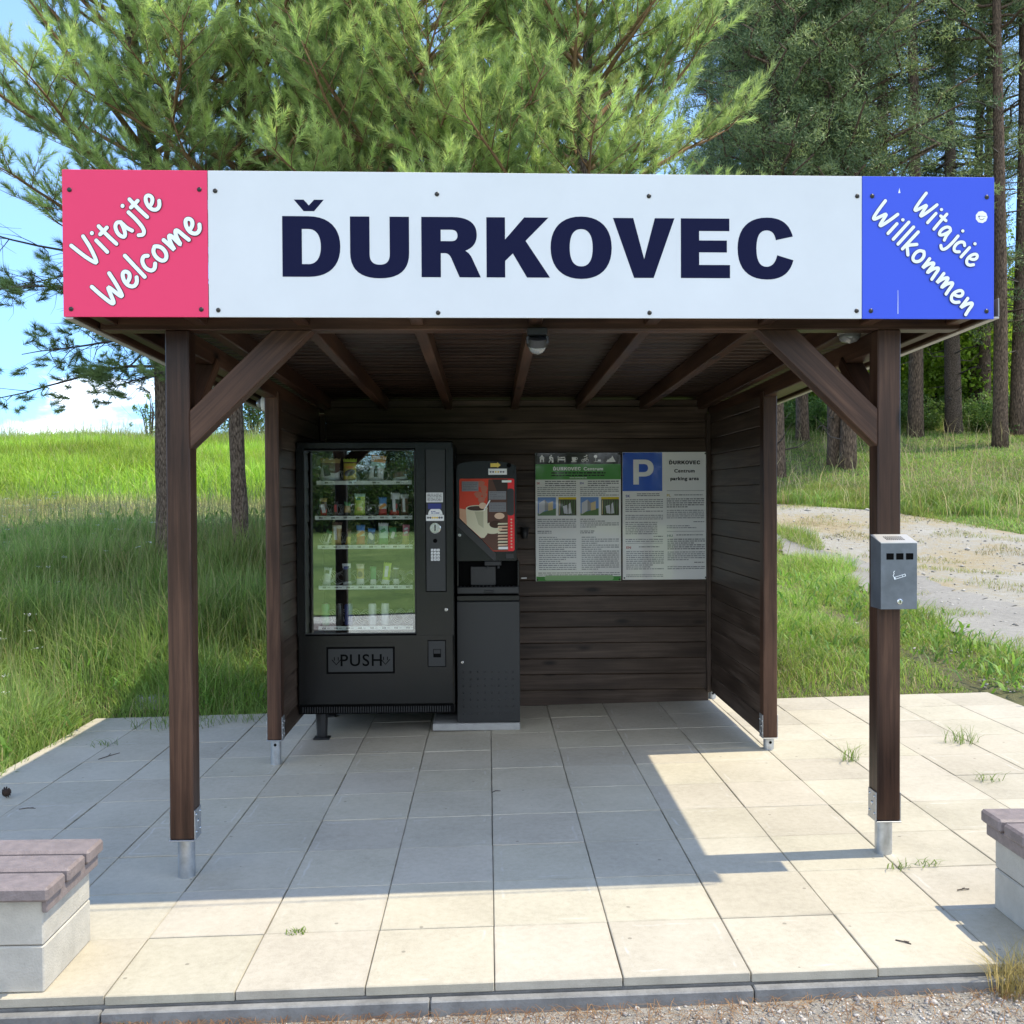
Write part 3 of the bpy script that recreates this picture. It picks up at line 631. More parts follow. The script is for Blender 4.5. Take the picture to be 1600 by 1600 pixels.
def su(px, py): return ((px - 102 - 2 * (py - 267) / 230) * W / (1455 + 2 * (py - 267) / 230), HT * (1 - (py - (267 + 8 * (px - 102) / 1453)) / (230 - 9 * (px - 102) / 1453)))
red = board('welcome_sign', 'red sign board with the white greeting Vitajte Welcome', 0, U1, 'red', [su(*p) for p in ((114, 299), (310, 298), (116, 485), (313, 485))])
wht = board('name_sign', 'long white sign board lettered in navy capitals along the roof edge', U1, U2, 'white', [su(*p) for p in ((334, 300), (674, 304), (1005, 306), (1336, 305), (339, 486), (677, 489), (1008, 488), (1338, 484))])
blu = board('welcome_sign', 'blue sign board with the white greeting Witajcie Willkommen', U2, W, 'blue', [su(*p) for p in ((1360, 305), (1545, 306), (1361, 484), (1548, 484))])
GL = {
 'D': (437, ['M 0,0 L 40,0 C 72,0 89,18 89,47.5 C 89,77 72,95 40,95 L 0,95', 'M 30,20 L 30,75 L 40,75 C 52,75 59,65 59,47.5 C 59,30 52,20 40,20']),
 'U': (541, ['M 0,95 L 30,95 L 30,36 C 30,24 36,19.5 45.5,19.5 C 55,19.5 61,24 61,36 L 61,95 L 91,95 L 91,38 C 91,10 74,-2 45.5,-2 C 17,-2 0,10 0,38']),
 'R': (651, ['M 0,0 L 0,95 L 48,95 C 74,95 86,85 86,67 C 86,54 79,46 68,42 C 73,39 76,36 79,29 L 92,0 L 59,0 L 48,26 C 45,34 42,38 36,38 L 30,38 L 30,0', 'M 30,57 L 46,57 C 53,57 56,60 56,66 C 56,71.5 53,75 46,75 L 30,75']),
 'K': (752, ['M 0,0 L 0,95 L 29,95 L 29,60 L 59,95 L 97,95 L 61,58 L 99,0 L 63,0 L 41,38 L 29,26 L 29,0']),
 'O': (852, ['M 48,-2 C 18,-2 0,16 0,47.5 C 0,79 18,97 48,97 C 78,97 96,79 96,47.5 C 96,16 78,-2 48,-2', 'M 48,18 C 36,18 30,28 30,47.5 C 30,67 36,77 48,77 C 60,77 66,67 66,47.5 C 66,28 60,18 48,18']),
 'V': (950, ['M 0,95 L 32,95 L 49,30 L 66,95 L 97,95 L 64,0 L 33,0']),
 'E': (1057, ['M 0,0 L 0,95 L 77,95 L 77,75 L 29,75 L 29,60 L 73,60 L 73,41 L 29,41 L 29,21 L 78,21 L 78,0']),
 'C': (1147, ['M 63,37 L 89,29 C 84,9 71,-2 47,-2 C 16,-2 0,16 0,47.5 C 0,79 17,97 47,97 C 71,97 83,86 88,67 L 61,61 C 59,70 56,76.5 46,76.5 C 35,76.5 30,66 30,47.5 C 30,29 35,18.5 46,18.5 C 56,18.5 61,27 63,37'])}
lt = MB()
for ch, (px, ds) in GL.items():
    u, v = su(px, 433.5)
    lt.poly([path(d) for d in ds], 'navy', TS @ Matrix.Translation((u, v, 0.0006)) @ Matrix.Diagonal((PXM, PZM * 1.0, 1, 1)))
u, v = su(454, 331); lt.poly([path('M 0,18 L 15,18 L 23,9 L 31,18 L 46,18 L 31,0 L 15,0')], 'navy', TS @ Matrix.Translation((u, v, 0.0006)) @ Matrix.Diagonal((PXM, PZM, 1, 1)))
part(lt, 'lettering', wht)
# hand lettering: pen strokes, x-height 1
HW = {
 'V': (1.12, [[(0, 1.75), (0.18, 0.75), (0.42, 0.0), (0.55, 0.0), (0.85, 0.9), (0.98, 1.7)]]),
 'W': (1.55, [[(0, 1.55), (0.12, 0.7), (0.28, 0.02), (0.42, 0.02), (0.62, 0.6), (0.78, 1.0), (0.88, 0.6), (1.0, 0.02), (1.12, 0.02), (1.30, 0.8), (1.40, 1.5)]]),
 'i': (0.46, [[(0.16, 1.0), (0.20, 0.05)], [(0.26, 1.50), (0.275, 1.51)]]), 't': (0.66, [[(0.28, 1.55), (0.30, 0.8), (0.38, 0.05)], [(0.0, 1.12), (0.62, 1.16)]]),
 'a': (0.98, [[(0.72, 0.85), (0.5, 1.02), (0.2, 0.85), (0.05, 0.4), (0.2, 0.03), (0.42, 0.12), (0.62, 0.5), (0.72, 0.88), (0.74, 0.4), (0.9, 0.02)]]),
 'j': (0.55, [[(0.38, 1.0), (0.45, 0.3), (0.4, -0.4), (0.15, -0.62), (-0.12, -0.45)], [(0.36, 1.52), (0.375, 1.53)]]),
 'e': (0.92, [[(0.1, 0.42), (0.45, 0.5), (0.68, 0.75), (0.55, 1.02), (0.3, 1.0), (0.08, 0.62), (0.1, 0.2), (0.35, -0.02), (0.65, 0.05), (0.85, 0.3)]]),
 'l': (0.36, [[(0.1, 1.7), (0.18, 0.03)]]), 'c': (0.80, [[(0.68, 0.85), (0.45, 1.0), (0.15, 0.8), (0.05, 0.4), (0.2, 0.05), (0.48, 0.0), (0.72, 0.22)]]),
 'o': (0.94, [[(0.45, 1.0), (0.15, 0.85), (0.05, 0.45), (0.2, 0.05), (0.5, 0.0), (0.76, 0.3), (0.74, 0.75), (0.5, 0.98), (0.42, 0.99)]]),
 'm': (1.42, [[(0.05, 0.95), (0.12, 0.5), (0.16, 0.02), (0.25, 0.55), (0.48, 0.98), (0.6, 0.85), (0.64, 0.4), (0.68, 0.02), (0.78, 0.6), (1.02, 0.98), (1.14, 0.8), (1.2, 0.4), (1.28, 0.02)]]),
 'n': (0.96, [[(0.05, 0.95), (0.12, 0.5), (0.16, 0.02), (0.28, 0.55), (0.52, 0.98), (0.66, 0.85), (0.72, 0.4), (0.82, 0.02)]]),
 'k': (0.86, [[(0.1, 1.7), (0.16, 0.02)], [(0.7, 1.0), (0.2, 0.42), (0.4, 0.3), (0.78, 0.0)]])}
def hand(word, px0, py0, px1, py1, xh_px, edge, parent):
    """lettering along the line from (px0, py0) to (px1, py1), given where the baseline runs on the board drawing"""
    a = Vector(su(px0, py0)); b = Vector(su(px1, py1)); L = (b - a).length; ang = math.atan2(b.y - a.y, b.x - a.x)
    xh = xh_px * PXM; adv = sum(HW[c][0] for c in word); sx = L / ((adv + 0.16 * (len(word) - 1)) * xh)
    mo = MB(); mi = MB(); x = 0
    for q, c in enumerate(word):
        w, sts = HW[c]
        for k_, st in enumerate(sts):
            p = [((x + u) * sx, v) for u, v in st]
            p = chaikin(p, 2) if len(p) > 2 else p
            T = at(a.x, a.y, 0.0, xh, ang)
            stroke(mo, p, 0.315, edge, T, 0.0006 + (q * 2 + k_) * 0.00012); stroke(mi, p, 0.235, 'ink', T, 0.0011 + len(word) * 0.00024 + (q * 2 + k_) * 0.00012)
        x += w + 0.16
    part(mo, 'letter_outline', parent); part(mi, 'lettering', parent)
hand('Vitajte', 146, 420, 256, 321, 25, 'inkred', red); hand('Welcome', 174, 482, 317, 358, 26, 'inkred', red)
hand('Witajcie', 1424, 323, 1521, 417, 21, 'inkblue', blu); hand('Willkommen', 1357, 336, 1515, 492, 22, 'inkblue', blu)
sk = MB(); u, v = su(1537, 337)
sk.poly([disc(0, 0, 0.0235, 9)], 'paper', at(u, v, 0.001), 0.0006)
sk.poly([disc(-0.010, 0.001, 0.0032, 10)], 'stickerblue', at(u, v, 0.0016)); stroke(sk, chaikin([(-0.009, -0.006), (0, -0.012), (0.010, -0.006)], 2), 0.002, 'printdark', at(u, v, 0.0014)); stroke(sk, [(-0.012, 0.004), (0.015, 0.002)], 0.0015, 'print', at(u, v, 0.0014))
part(sk, 'sticker', blu)
scr = MB(); scr2 = MB(); u, v = su(1404, 470)
scr.poly([[(0, -0.045), (0.0022, -0.045), (0.0016, 0.045), (0.0004, 0.045)]], 'ink', at(u, v, 0.0007)); u, v = su(1402, 300); scr2.poly([[(0, 0), (0.008, 0), (0.004, 0.02)]], 'ink', at(u, v, 0.0007)); part(scr, 'scratch', blu); part(scr2, 'scratch', blu)
# ------------------------------------------------------------------ snack vending machine
def vx(p): return -1.171 + (p - 470) * 0.003966
def vz(p): return 1.850 - (p - 690) * 0.0040
VY = 2.72
vm = thing('vending_machine', 'tall black glass-fronted snack vending machine standing in the left corner', 'vending machine', (-0.70, 3.1, 0.03))
X0, X1, Z0, Z1 = -1.203, -0.228, 0.150, 1.852
b = MB()
b.box((X0, 2.775, Z0), (X0 + 0.03, 3.52, Z1 - 0.004), 'blackpaint', 0.006); b.box((X1 - 0.03, 2.775, Z0), (X1, 3.52, Z1 - 0.004), 'blackpaint', 0.006)
b.box((X0 + 0.031, 2.775, Z1 - 0.035), (X1 - 0.031, 3.52, Z1 - 0.005), 'blackpaint', 0.004); b.box((X0 + 0.031, 3.49, Z0), (X1 - 0.031, 3.519, Z1 - 0.036), 'blackdeep', 0.002)
b.box((X0 + 0.031, 2.78, Z0), (X1 - 0.031, 3.489, Z0 + 0.03), 'blackdeep', 0.002)
part(b, 'body', vm)
gx0, gx1, gz0, gz1 = vx(474), vx(648), vz(990), vz(703)
d = MB()
d.box((X0, VY, gz1), (X1, VY + 0.05, Z1), 'blackpaint', 0.010); d.box((X0, VY, Z0 + 0.055), (X1, VY + 0.05, gz0), 'blackpaint', 0.010)
d.box((X0, VY + 0.0005, gz0 - 0.011), (gx0, VY + 0.05, gz1 + 0.011), 'blackpaint', 0.002); d.box((gx1, VY + 0.0005, gz0 - 0.011), (X1, VY + 0.05, gz1 + 0.011), 'blackpaint', 0.002)
door = part(d, 'door', vm)
f = MB(); t = 0.006
for lo, hi in (((gx0, gz0), (gx1, gz0 + t)), ((gx0, gz1 - t), (gx1, gz1)), ((gx0, gz0 + t), (gx0 + t, gz1 - t)), ((gx1 - t, gz0 + t), (gx1, gz1 - t))):
    f.box((lo[0], VY - 0.003, lo[1]), (hi[0], VY + 0.03, hi[1]), 'blacksatin', 0.001)
part(f, 'window_frame', door)
part(MB().box((gx0 + t, VY + 0.010, gz0 + t), (gx1 - t, VY + 0.014, gz1 - t), 'glass', 0.0005), 'glass_pane', door)
gr = MB(); gr.box((X0 + 0.004, VY + 0.012, Z0), (X1 - 0.004, VY + 0.05, Z0 + 0.052), 'blackdeep', 0.003)
for i in range(62):
    x = X0 + 0.03 + i * (X1 - X0 - 0.06) / 61; gr.box((x - 0.0035, VY + 0.006, Z0 + 0.008), (x + 0.0035, VY + 0.0125, Z0 + 0.045), 'panelgrey', 0.001)
part(gr, 'ventilation_grille', vm)
for x, y in ((vx(486) + 0.04, 2.80), (-0.30, 3.30), (-1.13, 3.45), (-0.30, 3.45)):
    lg = MB(); z0 = fl(x, y); lg.lathe([(0.030, 0.012), (0.034, 0.02), (0.034, 0.05), (0.040, Z0 - z0 + 0.002)], 'blacksatin', 8, Matrix.Translation((x, y, z0))); lg.box((x - 0.05, y - 0.04, z0 + 0.0005), (x + 0.05, y + 0.04, z0 + 0.0125), 'panelgrey', 0.002); part(lg, 'foot', vm, auto=30)
# control column
cx0, cx1, cz0, cz1 = vx(665), vx(695), vz(923.5), vz(703)
c = MB(); c.box((cx0, VY - 0.003, cz0), (cx1, VY + 0.002, cz1), 'panelgrey', 0.0015)
for lo, hi in (((cx0 - 0.006, cz0 - 0.006), (cx0 - 0.001, cz1 + 0.004)), ((cx1 + 0.001, cz0 - 0.006), (cx1 + 0.006, cz1 + 0.004)), ((cx0 - 0.001, cz0 - 0.006), (cx1 + 0.001, cz0 - 0.001))):
    c.box((lo[0], VY - 0.0015, lo[1]), (hi[0], VY + 0.002, hi[1]), 'blackdeep', 0.0005)
cp = part(c, 'control_panel', door)
part(MB().box((cx0 + 0.004, VY - 0.0055, vz(770)), (cx1 - 0.006, VY - 0.0035, vz(735)), 'blacksatin', 0.001), 'display', door)
def printed(mb, x0, z0, x1, z1, y, rows, m='print', fill=0.9, rr=None, hgt=0.5):
    """rows of fine unreadable print as short bars"""
    rr = rr or rnd; dz = (z1 - z0) / rows
    for r in range(rows):
        zz = z1 - (r + 0.5) * dz; x = x0; end = x0 + (x1 - x0) * (1.0 if rr.random() < fill else rr.uniform(0.35, 0.8))
        while x < end:
            w = rr.uniform(1.2, 4.6) * dz * 0.55; w = min(w, end - x); hh = dz * hgt / 2 * rr.uniform(0.8, 1.1)
            if w > dz * 0.25: mb.add([(x, y, zz - hh), (x + w, y, zz - hh), (x + w, y, zz + hh), (x, y, zz + hh)], [[0, 1, 2, 3]], m)
            x += w + dz * 0.3
def label(parent, x0, z0, x1, z1, y, rows, m='paper', name='sticker', th=0.0012, **k):
    mb = MB().box((x0, y - th, z0), (x1, y, z1), m, 0.0003)
    w = x1 - x0; h = z1 - z0
    if rows: printed(mb, x0 + w * 0.06, z0 + h * 0.08, x1 - w * 0.06, z1 - h * 0.08, y - th - 0.0006, rows, **k)
    return part(mb, name, parent)
label(door, vx(665.5), vz(785), vx(691.5), vz(770), VY - 0.0035, 6, m='paper')
label(door, vx(668), vz(795.5), vx(689), vz(787), VY - 0.0035, 0, 'stickerblue')
s = MB().poly([[(0.045 * math.cos(R(a)), 0.045 * math.sin(R(a))) for a in range(0, 181, 12)]], 'paper', front(vx(679.5), VY - 0.0042, vz(804.5)), 0.0008)
printed(s, vx(673), vz(803), vx(686), vz(798), VY - 0.0052, 2, 'stickerblue'); part(s, 'sticker', door)
s = MB().box((vx(665), VY - 0.0052, vz(814)), (vx(693), VY - 0.0035, vz(804.8)), 'paper', 0.0003)
for i in range(7): s.poly([disc(0, 0, 0.0065, 12)], ('yellow' if 1 < i < 5 else 'print'), front(vx(668 + i * 3.6), VY - 0.0058, vz(809)))
part(s, 'sticker', door)
cs = MB(); T = front(vx(679), VY - 0.003, vz(825))
cs.lathe([(0.036, 0), (0.036, 0.004), (0.032, 0.007), (0.0, 0.0072)], 'steel', 28, T); cs.box((vx(679) - 0.0035, VY - 0.0112, vz(830)), (vx(679) + 0.0035, VY - 0.0095, vz(820)), 'blackdeep', 0.0005); part(cs, 'coin_slot', door, auto=35)
part(MB().lathe([(0.013, 0), (0.013, 0.003), (0.009, 0.004), (0, 0.0035)], 'blackdeep', 18, front(vx(679), VY - 0.003, vz(845))), 'return_button', door, auto=35)
kp = MB()
for i in range(3):
    for j in range(4): x, z = vx(674.2 + i * 4.9), vz(859.5 + j * 4.9); kp.box((x - 0.0078, VY - 0.008, z - 0.0078), (x + 0.0078, VY - 0.003, z + 0.0078), 'key', 0.002); kp.box((x - 0.002, VY - 0.0088, z - 0.003), (x + 0.002, VY - 0.0082, z + 0.003), 'print', 0.0002)
part(kp, 'keypad', door)
def lock(x, y, z, parent, r=0.011): 
    l = MB().lathe([(r, 0), (r, 0.003), (r * 0.75, 0.005), (0, 0.005)], 'steel', 18, front(x, y, z)); l.box((x - r * 0.12, y - 0.0062, z - r * 0.5), (x + r * 0.12, y - 0.0048, z + r * 0.5), 'blackdeep', 0.0002); return part(l, 'lock', parent, auto=35)
lock(vx(695.5), VY, vz(952.5), door)
rc = MB(); x0, x1, z0, z1 = vx(666), vx(695), vz(1042), vz(1000)
rc.box((x0, VY - 0.0025, z0), (x1, VY + 0.002, z1), 'blackdeep', 0.001); rc.box((x0 + 0.005, VY - 0.005, z0 + 0.005), (x1 - 0.005, VY - 0.0015, z1 - 0.005), 'panelgrey', 0.0015)
rc.box((vx(675), VY - 0.0065, vz(1027)), (vx(687), VY - 0.0045, vz(1014)), 'blackdeep', 0.0008); rc.box((vx(675.8), VY - 0.0095, vz(1021)), (vx(686.2), VY - 0.006, vz(1014.6)), 'blacksatin', 0.0008); part(rc, 'coin_return', door)
pf = MB(); x0, x1, z0, z1 = vx(509), vx(613), vz(1050), vz(1011)
loop = rrect(x0 - 0.016, z0 - 0.03, x1 + 0.016, z1 + 0.03, 0.02); pf.poly([loop], 'blackpaint', front(0, VY - 0.001, 0), 0.003)
pf.poly([rect(x0 - 0.006, z0 - 0.006, x1 + 0.006, z1 + 0.006)], 'blackdeep', front(0, VY - 0.004, 0), 0.002); pf.poly([rrect(x0 + 0.006, z0 + 0.007, x1 - 0.006, z1 - 0.006, 0.004)], 'flapgrey', front(0, VY - 0.0065, 0), 0.003)
fp = part(pf, 'delivery_flap', door)
pl = MB(); vs, fs = text2d('PUSH', 0.104, 0.012, 'CENTER', 1.12); pl.add(vs, fs, 'blackdeep', None, (1, 1, 1), front((x0 + x1) / 2 + 0.004, VY - 0.0085, vz(1039)))
for xx in (vx(523), vx(600)):
    T = front(xx, VY - 0.0085, vz(1031), 0.001)
    stroke(pl, [(-12, 22), (-12, 4)], 5, 'blackdeep', T); stroke(pl, [(12, 22), (12, 4)], 5, 'blackdeep', T); stroke(pl, [(-26, 6), (0, -24), (26, 6)], 5.5, 'blackdeep', T, 0.001)
part(pl, 'lettering', fp)
# inside: shelves, price strips, spirals
def deep(px, py, Y):
    """a point of the front drawing carried back along the eye line to depth Y"""
    c = Vector((-0.0139, -3.4335, 1.5065)); p = Vector((vx(px), VY, vz(py))); return c + (p - c) * ((Y - c.y) / (VY - c.y))
SHY = 2.83
rows = [(757, [(512, 'a'), (545, 'b'), (585, 'c'), (620, 'd')], 494, 643), (811.5, None, 491, 644), (857, None, 495, 644), (920, None, 496, 645), (983.5, None, 495, 645)]
lin = MB(); lin.box((X0 + 0.033, 2.80, Z0 + 0.28), (X0 + 0.040, 3.48, Z1 - 0.06), 'panelgrey', 0.001); lin.box((X1 - 0.262, 2.80, Z0 + 0.28), (X1 - 0.255, 3.48, Z1 - 0.06), 'blackdeep', 0.001); part(lin, 'liner', vm)
coil = None; shelf_z = []
for r, (pyb, _, pxa, pxb) in enumerate(rows):
    a = deep(pxa, pyb, SHY); c2 = deep(pxb, pyb, SHY); st = deep(pxa, pyb - 6.2, SHY).z - a.z
    sm = MB(); sm.box((a.x, SHY, a.z), (c2.x, SHY + 0.004, a.z + st), 'strip', 0.0005); sm.box((a.x, SHY + 0.005, a.z + st - 0.006), (c2.x, 3.46, a.z + st - 0.002), 'blackdeep', 0.0005)
    n = 4 if r == 0 else 8
    for i in range(n):
        x = a.x + (i + 0.35) * (c2.x - a.x) / n
        for k in range(3): sm.box((x + k * 0.008, SHY - 0.0016, a.z + st * 0.3), (x + 0.0055 + k * 0.008, SHY - 0.0004, a.z + st * 0.72), 'printdark', 0.0002)
        sm.box((x + 0.028, SHY - 0.0016, a.z + st * 0.44), (x + 0.046, SHY - 0.0004, a.z + st * 0.56), 'pgrey', 0.0002)
    so_ = part(sm, 'shelf', vm); shelf_z.append((a.x, c2.x, a.z + st))
    for i in range(8):
        x = a.x + (i + 0.5) * (c2.x - a.x) / 8; z = a.z + st + 0.036
        if coil is None:
            cm = MB(); cm.tube([(0.033 * math.cos(t_), t_ / (2 * math.pi) * 0.075, 0.033 * math.sin(t_)) for t_ in np.linspace(math.pi, math.pi * 9, 97)], 0.0023, 'wire', 5); coil = part(cm, 'spiral', so_, smooth=True); cc_ = coil
        else:
            cc_ = coil.copy(); C.objects.link(cc_); cc_.parent = so_
        cc_.location = (x, SHY + 0.015, z)
# the snacks: every packet a thing of its own
SC = {}
def sm_(name, c, rough=0.35): 
    if name not in SC: SC[name] = mat('wrapper ' + name, tuple(min(0.85, 1.35 * q_ + 0.01) for q_ in c), rough, 0.0, coat=0.3)
    return SC[name]
CC = {'white': (0.7, 0.7, 0.68), 'brown': (0.10, 0.045, 0.025), 'yellow': (0.55, 0.42, 0.04), 'orange': (0.62, 0.25, 0.04), 'red': (0.45, 0.03, 0.03), 'lime': (0.42, 0.55, 0.06), 'blue': (0.06, 0.20, 0.50), 'navy': (0.03, 0.05, 0.2), 'green': (0.06, 0.25, 0.09), 'black': (0.02, 0.02, 0.02), 'gold': (0.42, 0.30, 0.10), 'pink': (0.55, 0.14, 0.24), 'silver': (0.5, 0.52, 0.52), 'cream': (0.65, 0.58, 0.4), 'mint': (0.4, 0.6, 0.5)}
def packet(w, h, t, bands, tilt=0.0, blobs=()):
    """pillow pack with crimped ends; bands = [(upper end 0..1, colour)] bottom to top"""
    mb = MB(); nu, nv = 9, 14; vs = []
    for side in (1, -1):
        for j in range(nv + 1):
            for i in range(nu + 1):
                u = i / nu * 2 - 1; v = j / nv * 2 - 1
                fl_ = max(0, (1 - abs(v) ** 3.5)) ** 0.6 * max(0, 1 - abs(u) ** 2.6) ** 0.7
                wr = 0.10 * math.sin(9 * u + 5 * v) * math.sin(7 * v + 2) * fl_
                ww = w / 2 * (0.90 + 0.10 * (abs(v) ** 4)); zz = (v + 1) / 2 * h + (0.004 * ((i % 2) * 2 - 1) if j in (0, nv) else 0)
                vs.append((u * ww, -side * (t / 2 * fl_ * (1 + wr) + 0.0006), zz))
    k = (nu + 1) * (nv + 1); groups = {}
    for sd in (0, 1):
        for j in range(nv):
            tt = (j + 0.5) / nv; col = next(c for e, c in bands if tt <= e + 1e-6)
            for i in range(nu):
                a = sd * k + j * (nu + 1) + i; q = [a, a + 1, a + nu + 2, a + nu + 1]; groups.setdefault(col, []).append(q if sd == 0 else q[::-1])
    rim = []
    for j in range(nv): 
        for i in (0, nu): a = j * (nu + 1) + i; rim.append([a, a + nu + 1, a + nu + 1 + k, a + k])
    groups.setdefault(bands[0][1], []).extend(rim)
    T = Matrix.Rotation(tilt, 4, 'Y'); n0 = len(mb.v)
    first = True
    for col, fs in groups.items():
        if first: mb.add(vs, fs, sm_(col, CC[col]), None, (1, 1, 1), T); first = False
        else:
            kk = mb.mid(sm_(col, CC[col]))
            for q in fs: mb.f.append([n0 + i for i in q]); mb.mi.append(kk)
    for (u, v, ww, hh, col, ang) in blobs:
        T2 = T @ front(u * w / 2, -(t / 2 + 0.0022), v * h) @ Matrix.Rotation(ang, 4, 'Z')
        mb.poly([disc(0, 0, ww * w / 2, 14, hh * h / 2)] if hh > 0 else [rect(-ww * w / 2, hh * h / 2, ww * w / 2, -hh * h / 2)], sm_(col, CC[col]), T2)
    return mb
SN = [
 (0, 515, 496.0, 33, 35, [(0.12, 'silver'), (0.55, 'white'), (0.8, 'brown'), (1, 'gold')], 'large chip bag in white and brown, leftmost on the top shelf', 0.02, [(-.3, .45, .3, -.5, 'black', 0.2), (.35, .5, .6, .35, 'brown', 0)]),
 (0, 546, 0, 22, 34, [(0.1, 'gold'), (0.75, 'yellow'), (0.85, 'brown'), (1, 'lime')], 'yellow snack bag with a lime green top seam on the top shelf', 0.0, [(0, .35, .8, .3, 'black', 0.3), (0, .6, .6, .12, 'orange', 0)]),
 (0, 586, 0, 25, 40, [(0.5, 'white'), (0.68, 'mint'), (1, 'orange')], 'pale bag with a crumpled orange top on the top shelf', 0.14, [(-.1, .35, .25, -.45, 'black', 0.15)]),
 (0, 625, 0, 24, 18, [(0.25, 'silver'), (0.7, 'brown'), (1, 'black')], 'low brown snack bag slumped at the end of the top shelf', -0.15, []),
 (1, 504.5, 0, 11, 27, [(0.35, 'red'), (0.8, 'brown'), (1, 'gold')], 'red and brown bar with a gold top, first on the second shelf', 0, [(0, .4, .5, -.5, 'white', 0.2)]),
 (1, 523.5, 0, 8, 22, [(0.4, 'brown'), (1, 'black')], 'slim black and brown bar, second on the second shelf', 0, [(0, .5, .5, -.5, 'red', 0)]),
 (1, 541, 0, 11, 21, [(0.2, 'black'), (0.7, 'gold'), (1, 'green')], 'small dark green and gold bar on the second shelf', 0.05, []),
 (1, 561, 0, 18, 34, [(0.85, 'lime'), (1, 'mint')], 'tall lime green packet standing above its neighbours on the second shelf', 0, [(-.2, .75, .4, -.12, 'green', 0), (0, .3, .5, .2, 'yellow', 0)]),
 (1, 597, 0, 13, 28, [(0.35, 'red'), (0.65, 'white'), (1, 'blue')], 'red, white and blue wafer packet on the second shelf', 0, [(0, .5, .9, -.16, 'orange', 0.6)]),
 (1, 615, 0, 15, 35, [(0.2, 'red'), (0.7, 'black'), (1, 'white')], 'tall black packet with white lettering and red foot on the second shelf', 0.05, [(-.1, .45, .3, -.6, 'white', 0.1), (.4, .4, .2, .25, 'red', 0)]),
 (1, 631, 0, 13, 33, [(0.8, 'brown'), (1, 'silver')], 'tall dark brown bar at the right end of the second shelf', 0, [(-.1, .5, .3, -.7, 'white', 0.05)]),
 (2, 507, 0, 9, 23, [(0.15, 'silver'), (0.8, 'white'), (1, 'green')], 'leaning white bar, first on the third shelf', 0.28, [(0, .5, .4, -.6, 'black', 0)]),
 (2, 524, 0, 16, 35, [(0.7, 'gold'), (0.85, 'cream'), (1, 'brown')], 'tall gold packet with brown top on the third shelf', 0.03, [(-.2, .5, .3, -.6, 'white', 0.1)]),
 (2, 542, 0, 8, 24, [(0.5, 'yellow'), (1, 'brown')], 'narrow yellow and brown bar on the third shelf', 0.1, []),
 (2, 562, 0, 14, 30, [(0.4, 'red'), (0.7, 'cream'), (1, 'blue')], 'red, cream and blue wafer packet on the third shelf', 0, [(0, .55, .9, -.16, 'orange', 0.6)]),
 (2, 578, 0, 12, 25, [(0.8, 'navy'), (1, 'blue')], 'blue packet with white splashes on the third shelf', 0.05, [(0, .5, .6, .5, 'white', 0.5)]),
 (2, 597.5, 0, 16, 33, [(0.3, 'green'), (0.85, 'mint'), (1, 'white')], 'mint green packet with a flat top seam on the third shelf', 0, [(0, .65, .5, -.15, 'green', 0.5)]),
 (2, 614, 0, 12, 26, [(0.4, 'black'), (1, 'green')], 'dark green twisted packet on the third shelf', -0.08, [(0, .55, .4, -.4, 'white', -0.4)]),
 (2, 632, 0, 11, 30, [(0.4, 'gold'), (1, 'pink')], 'pink and gold bar at the right end of the third shelf', 0.05, [(0, .6, .6, -.12, 'white', 0.4), (0, .8, .6, -.1, 'white', 0.4)]),
 (3, 508, 0, 13, 27, [(0.3, 'white'), (1, 'silver')], 'pale grey packet, first on the fourth shelf', 0.1, [(0, .75, .5, -.2, 'black', 0)]),
 (3, 541, 0, 14, 33, [(0.15, 'silver'), (0.75, 'black'), (1, 'white')], 'white topped dark packet in front of the dark strip on the fourth shelf', -0.05, [(0, .8, .6, -.14, 'navy', 0)]),
 (3, 561, 0, 13, 32, [(0.3, 'white'), (0.8, 'gold'), (1, 'cream')], 'cream and gold packet on the fourth shelf', 0, [(0, .5, .6, .3, 'brown', 0)]),
 (3, 581, 0, 10, 28, [(0.3, 'white'), (1, 'green')], 'slim green packet with white foot on the fourth shelf', 0, []),
 (3, 600, 0, 13, 34, [(0.2, 'white'), (1, 'lime')], 'pale lime packet leaning on the fourth shelf', 0.12, [(0, .6, .4, -.5, 'white', 0)]),
 (3, 617, 0, 10, 30, [(0.25, 'white'), (0.75, 'black'), (0.85, 'silver'), (1, 'black')], 'black bottle shaped packet with silver cap band on the fourth shelf', 0, [])]
for r, px, _, w, h, bands, lab, tilt, blobs in SN:
    za = shelf_z[r][2] + 0.001; k = 0.003966 * 1.03
    mb = packet(w * k, h * k, min(0.03, w * k * 0.5), bands, tilt, blobs); x = deep(px, 800, SHY + 0.045).x
    solo_ob = mb.build('snack_packet', None, smooth=False); solo_ob.location = (x, SHY + 0.05 + (0.0), za); solo_ob.data.polygons.foreach_set('use_smooth', [True] * len(solo_ob.data.polygons))
    tag(solo_ob, lab, 'snack', 'snack packets in the vending machine'); solo_ob.rotation_euler = (R(-4), 0, 0)
CAN = [(528, 'black', 'black drink can, left of the blue can on the lowest shelf'), (543, 'navy', 'blue drink can on the lowest shelf'), (580, 'silver', 'silver drink can in the middle of the lowest shelf'), (600, 'silver', 'silver drink can, second from the right on the lowest shelf'), (507, 'green', 'green drink can at the left end of the lowest shelf')]
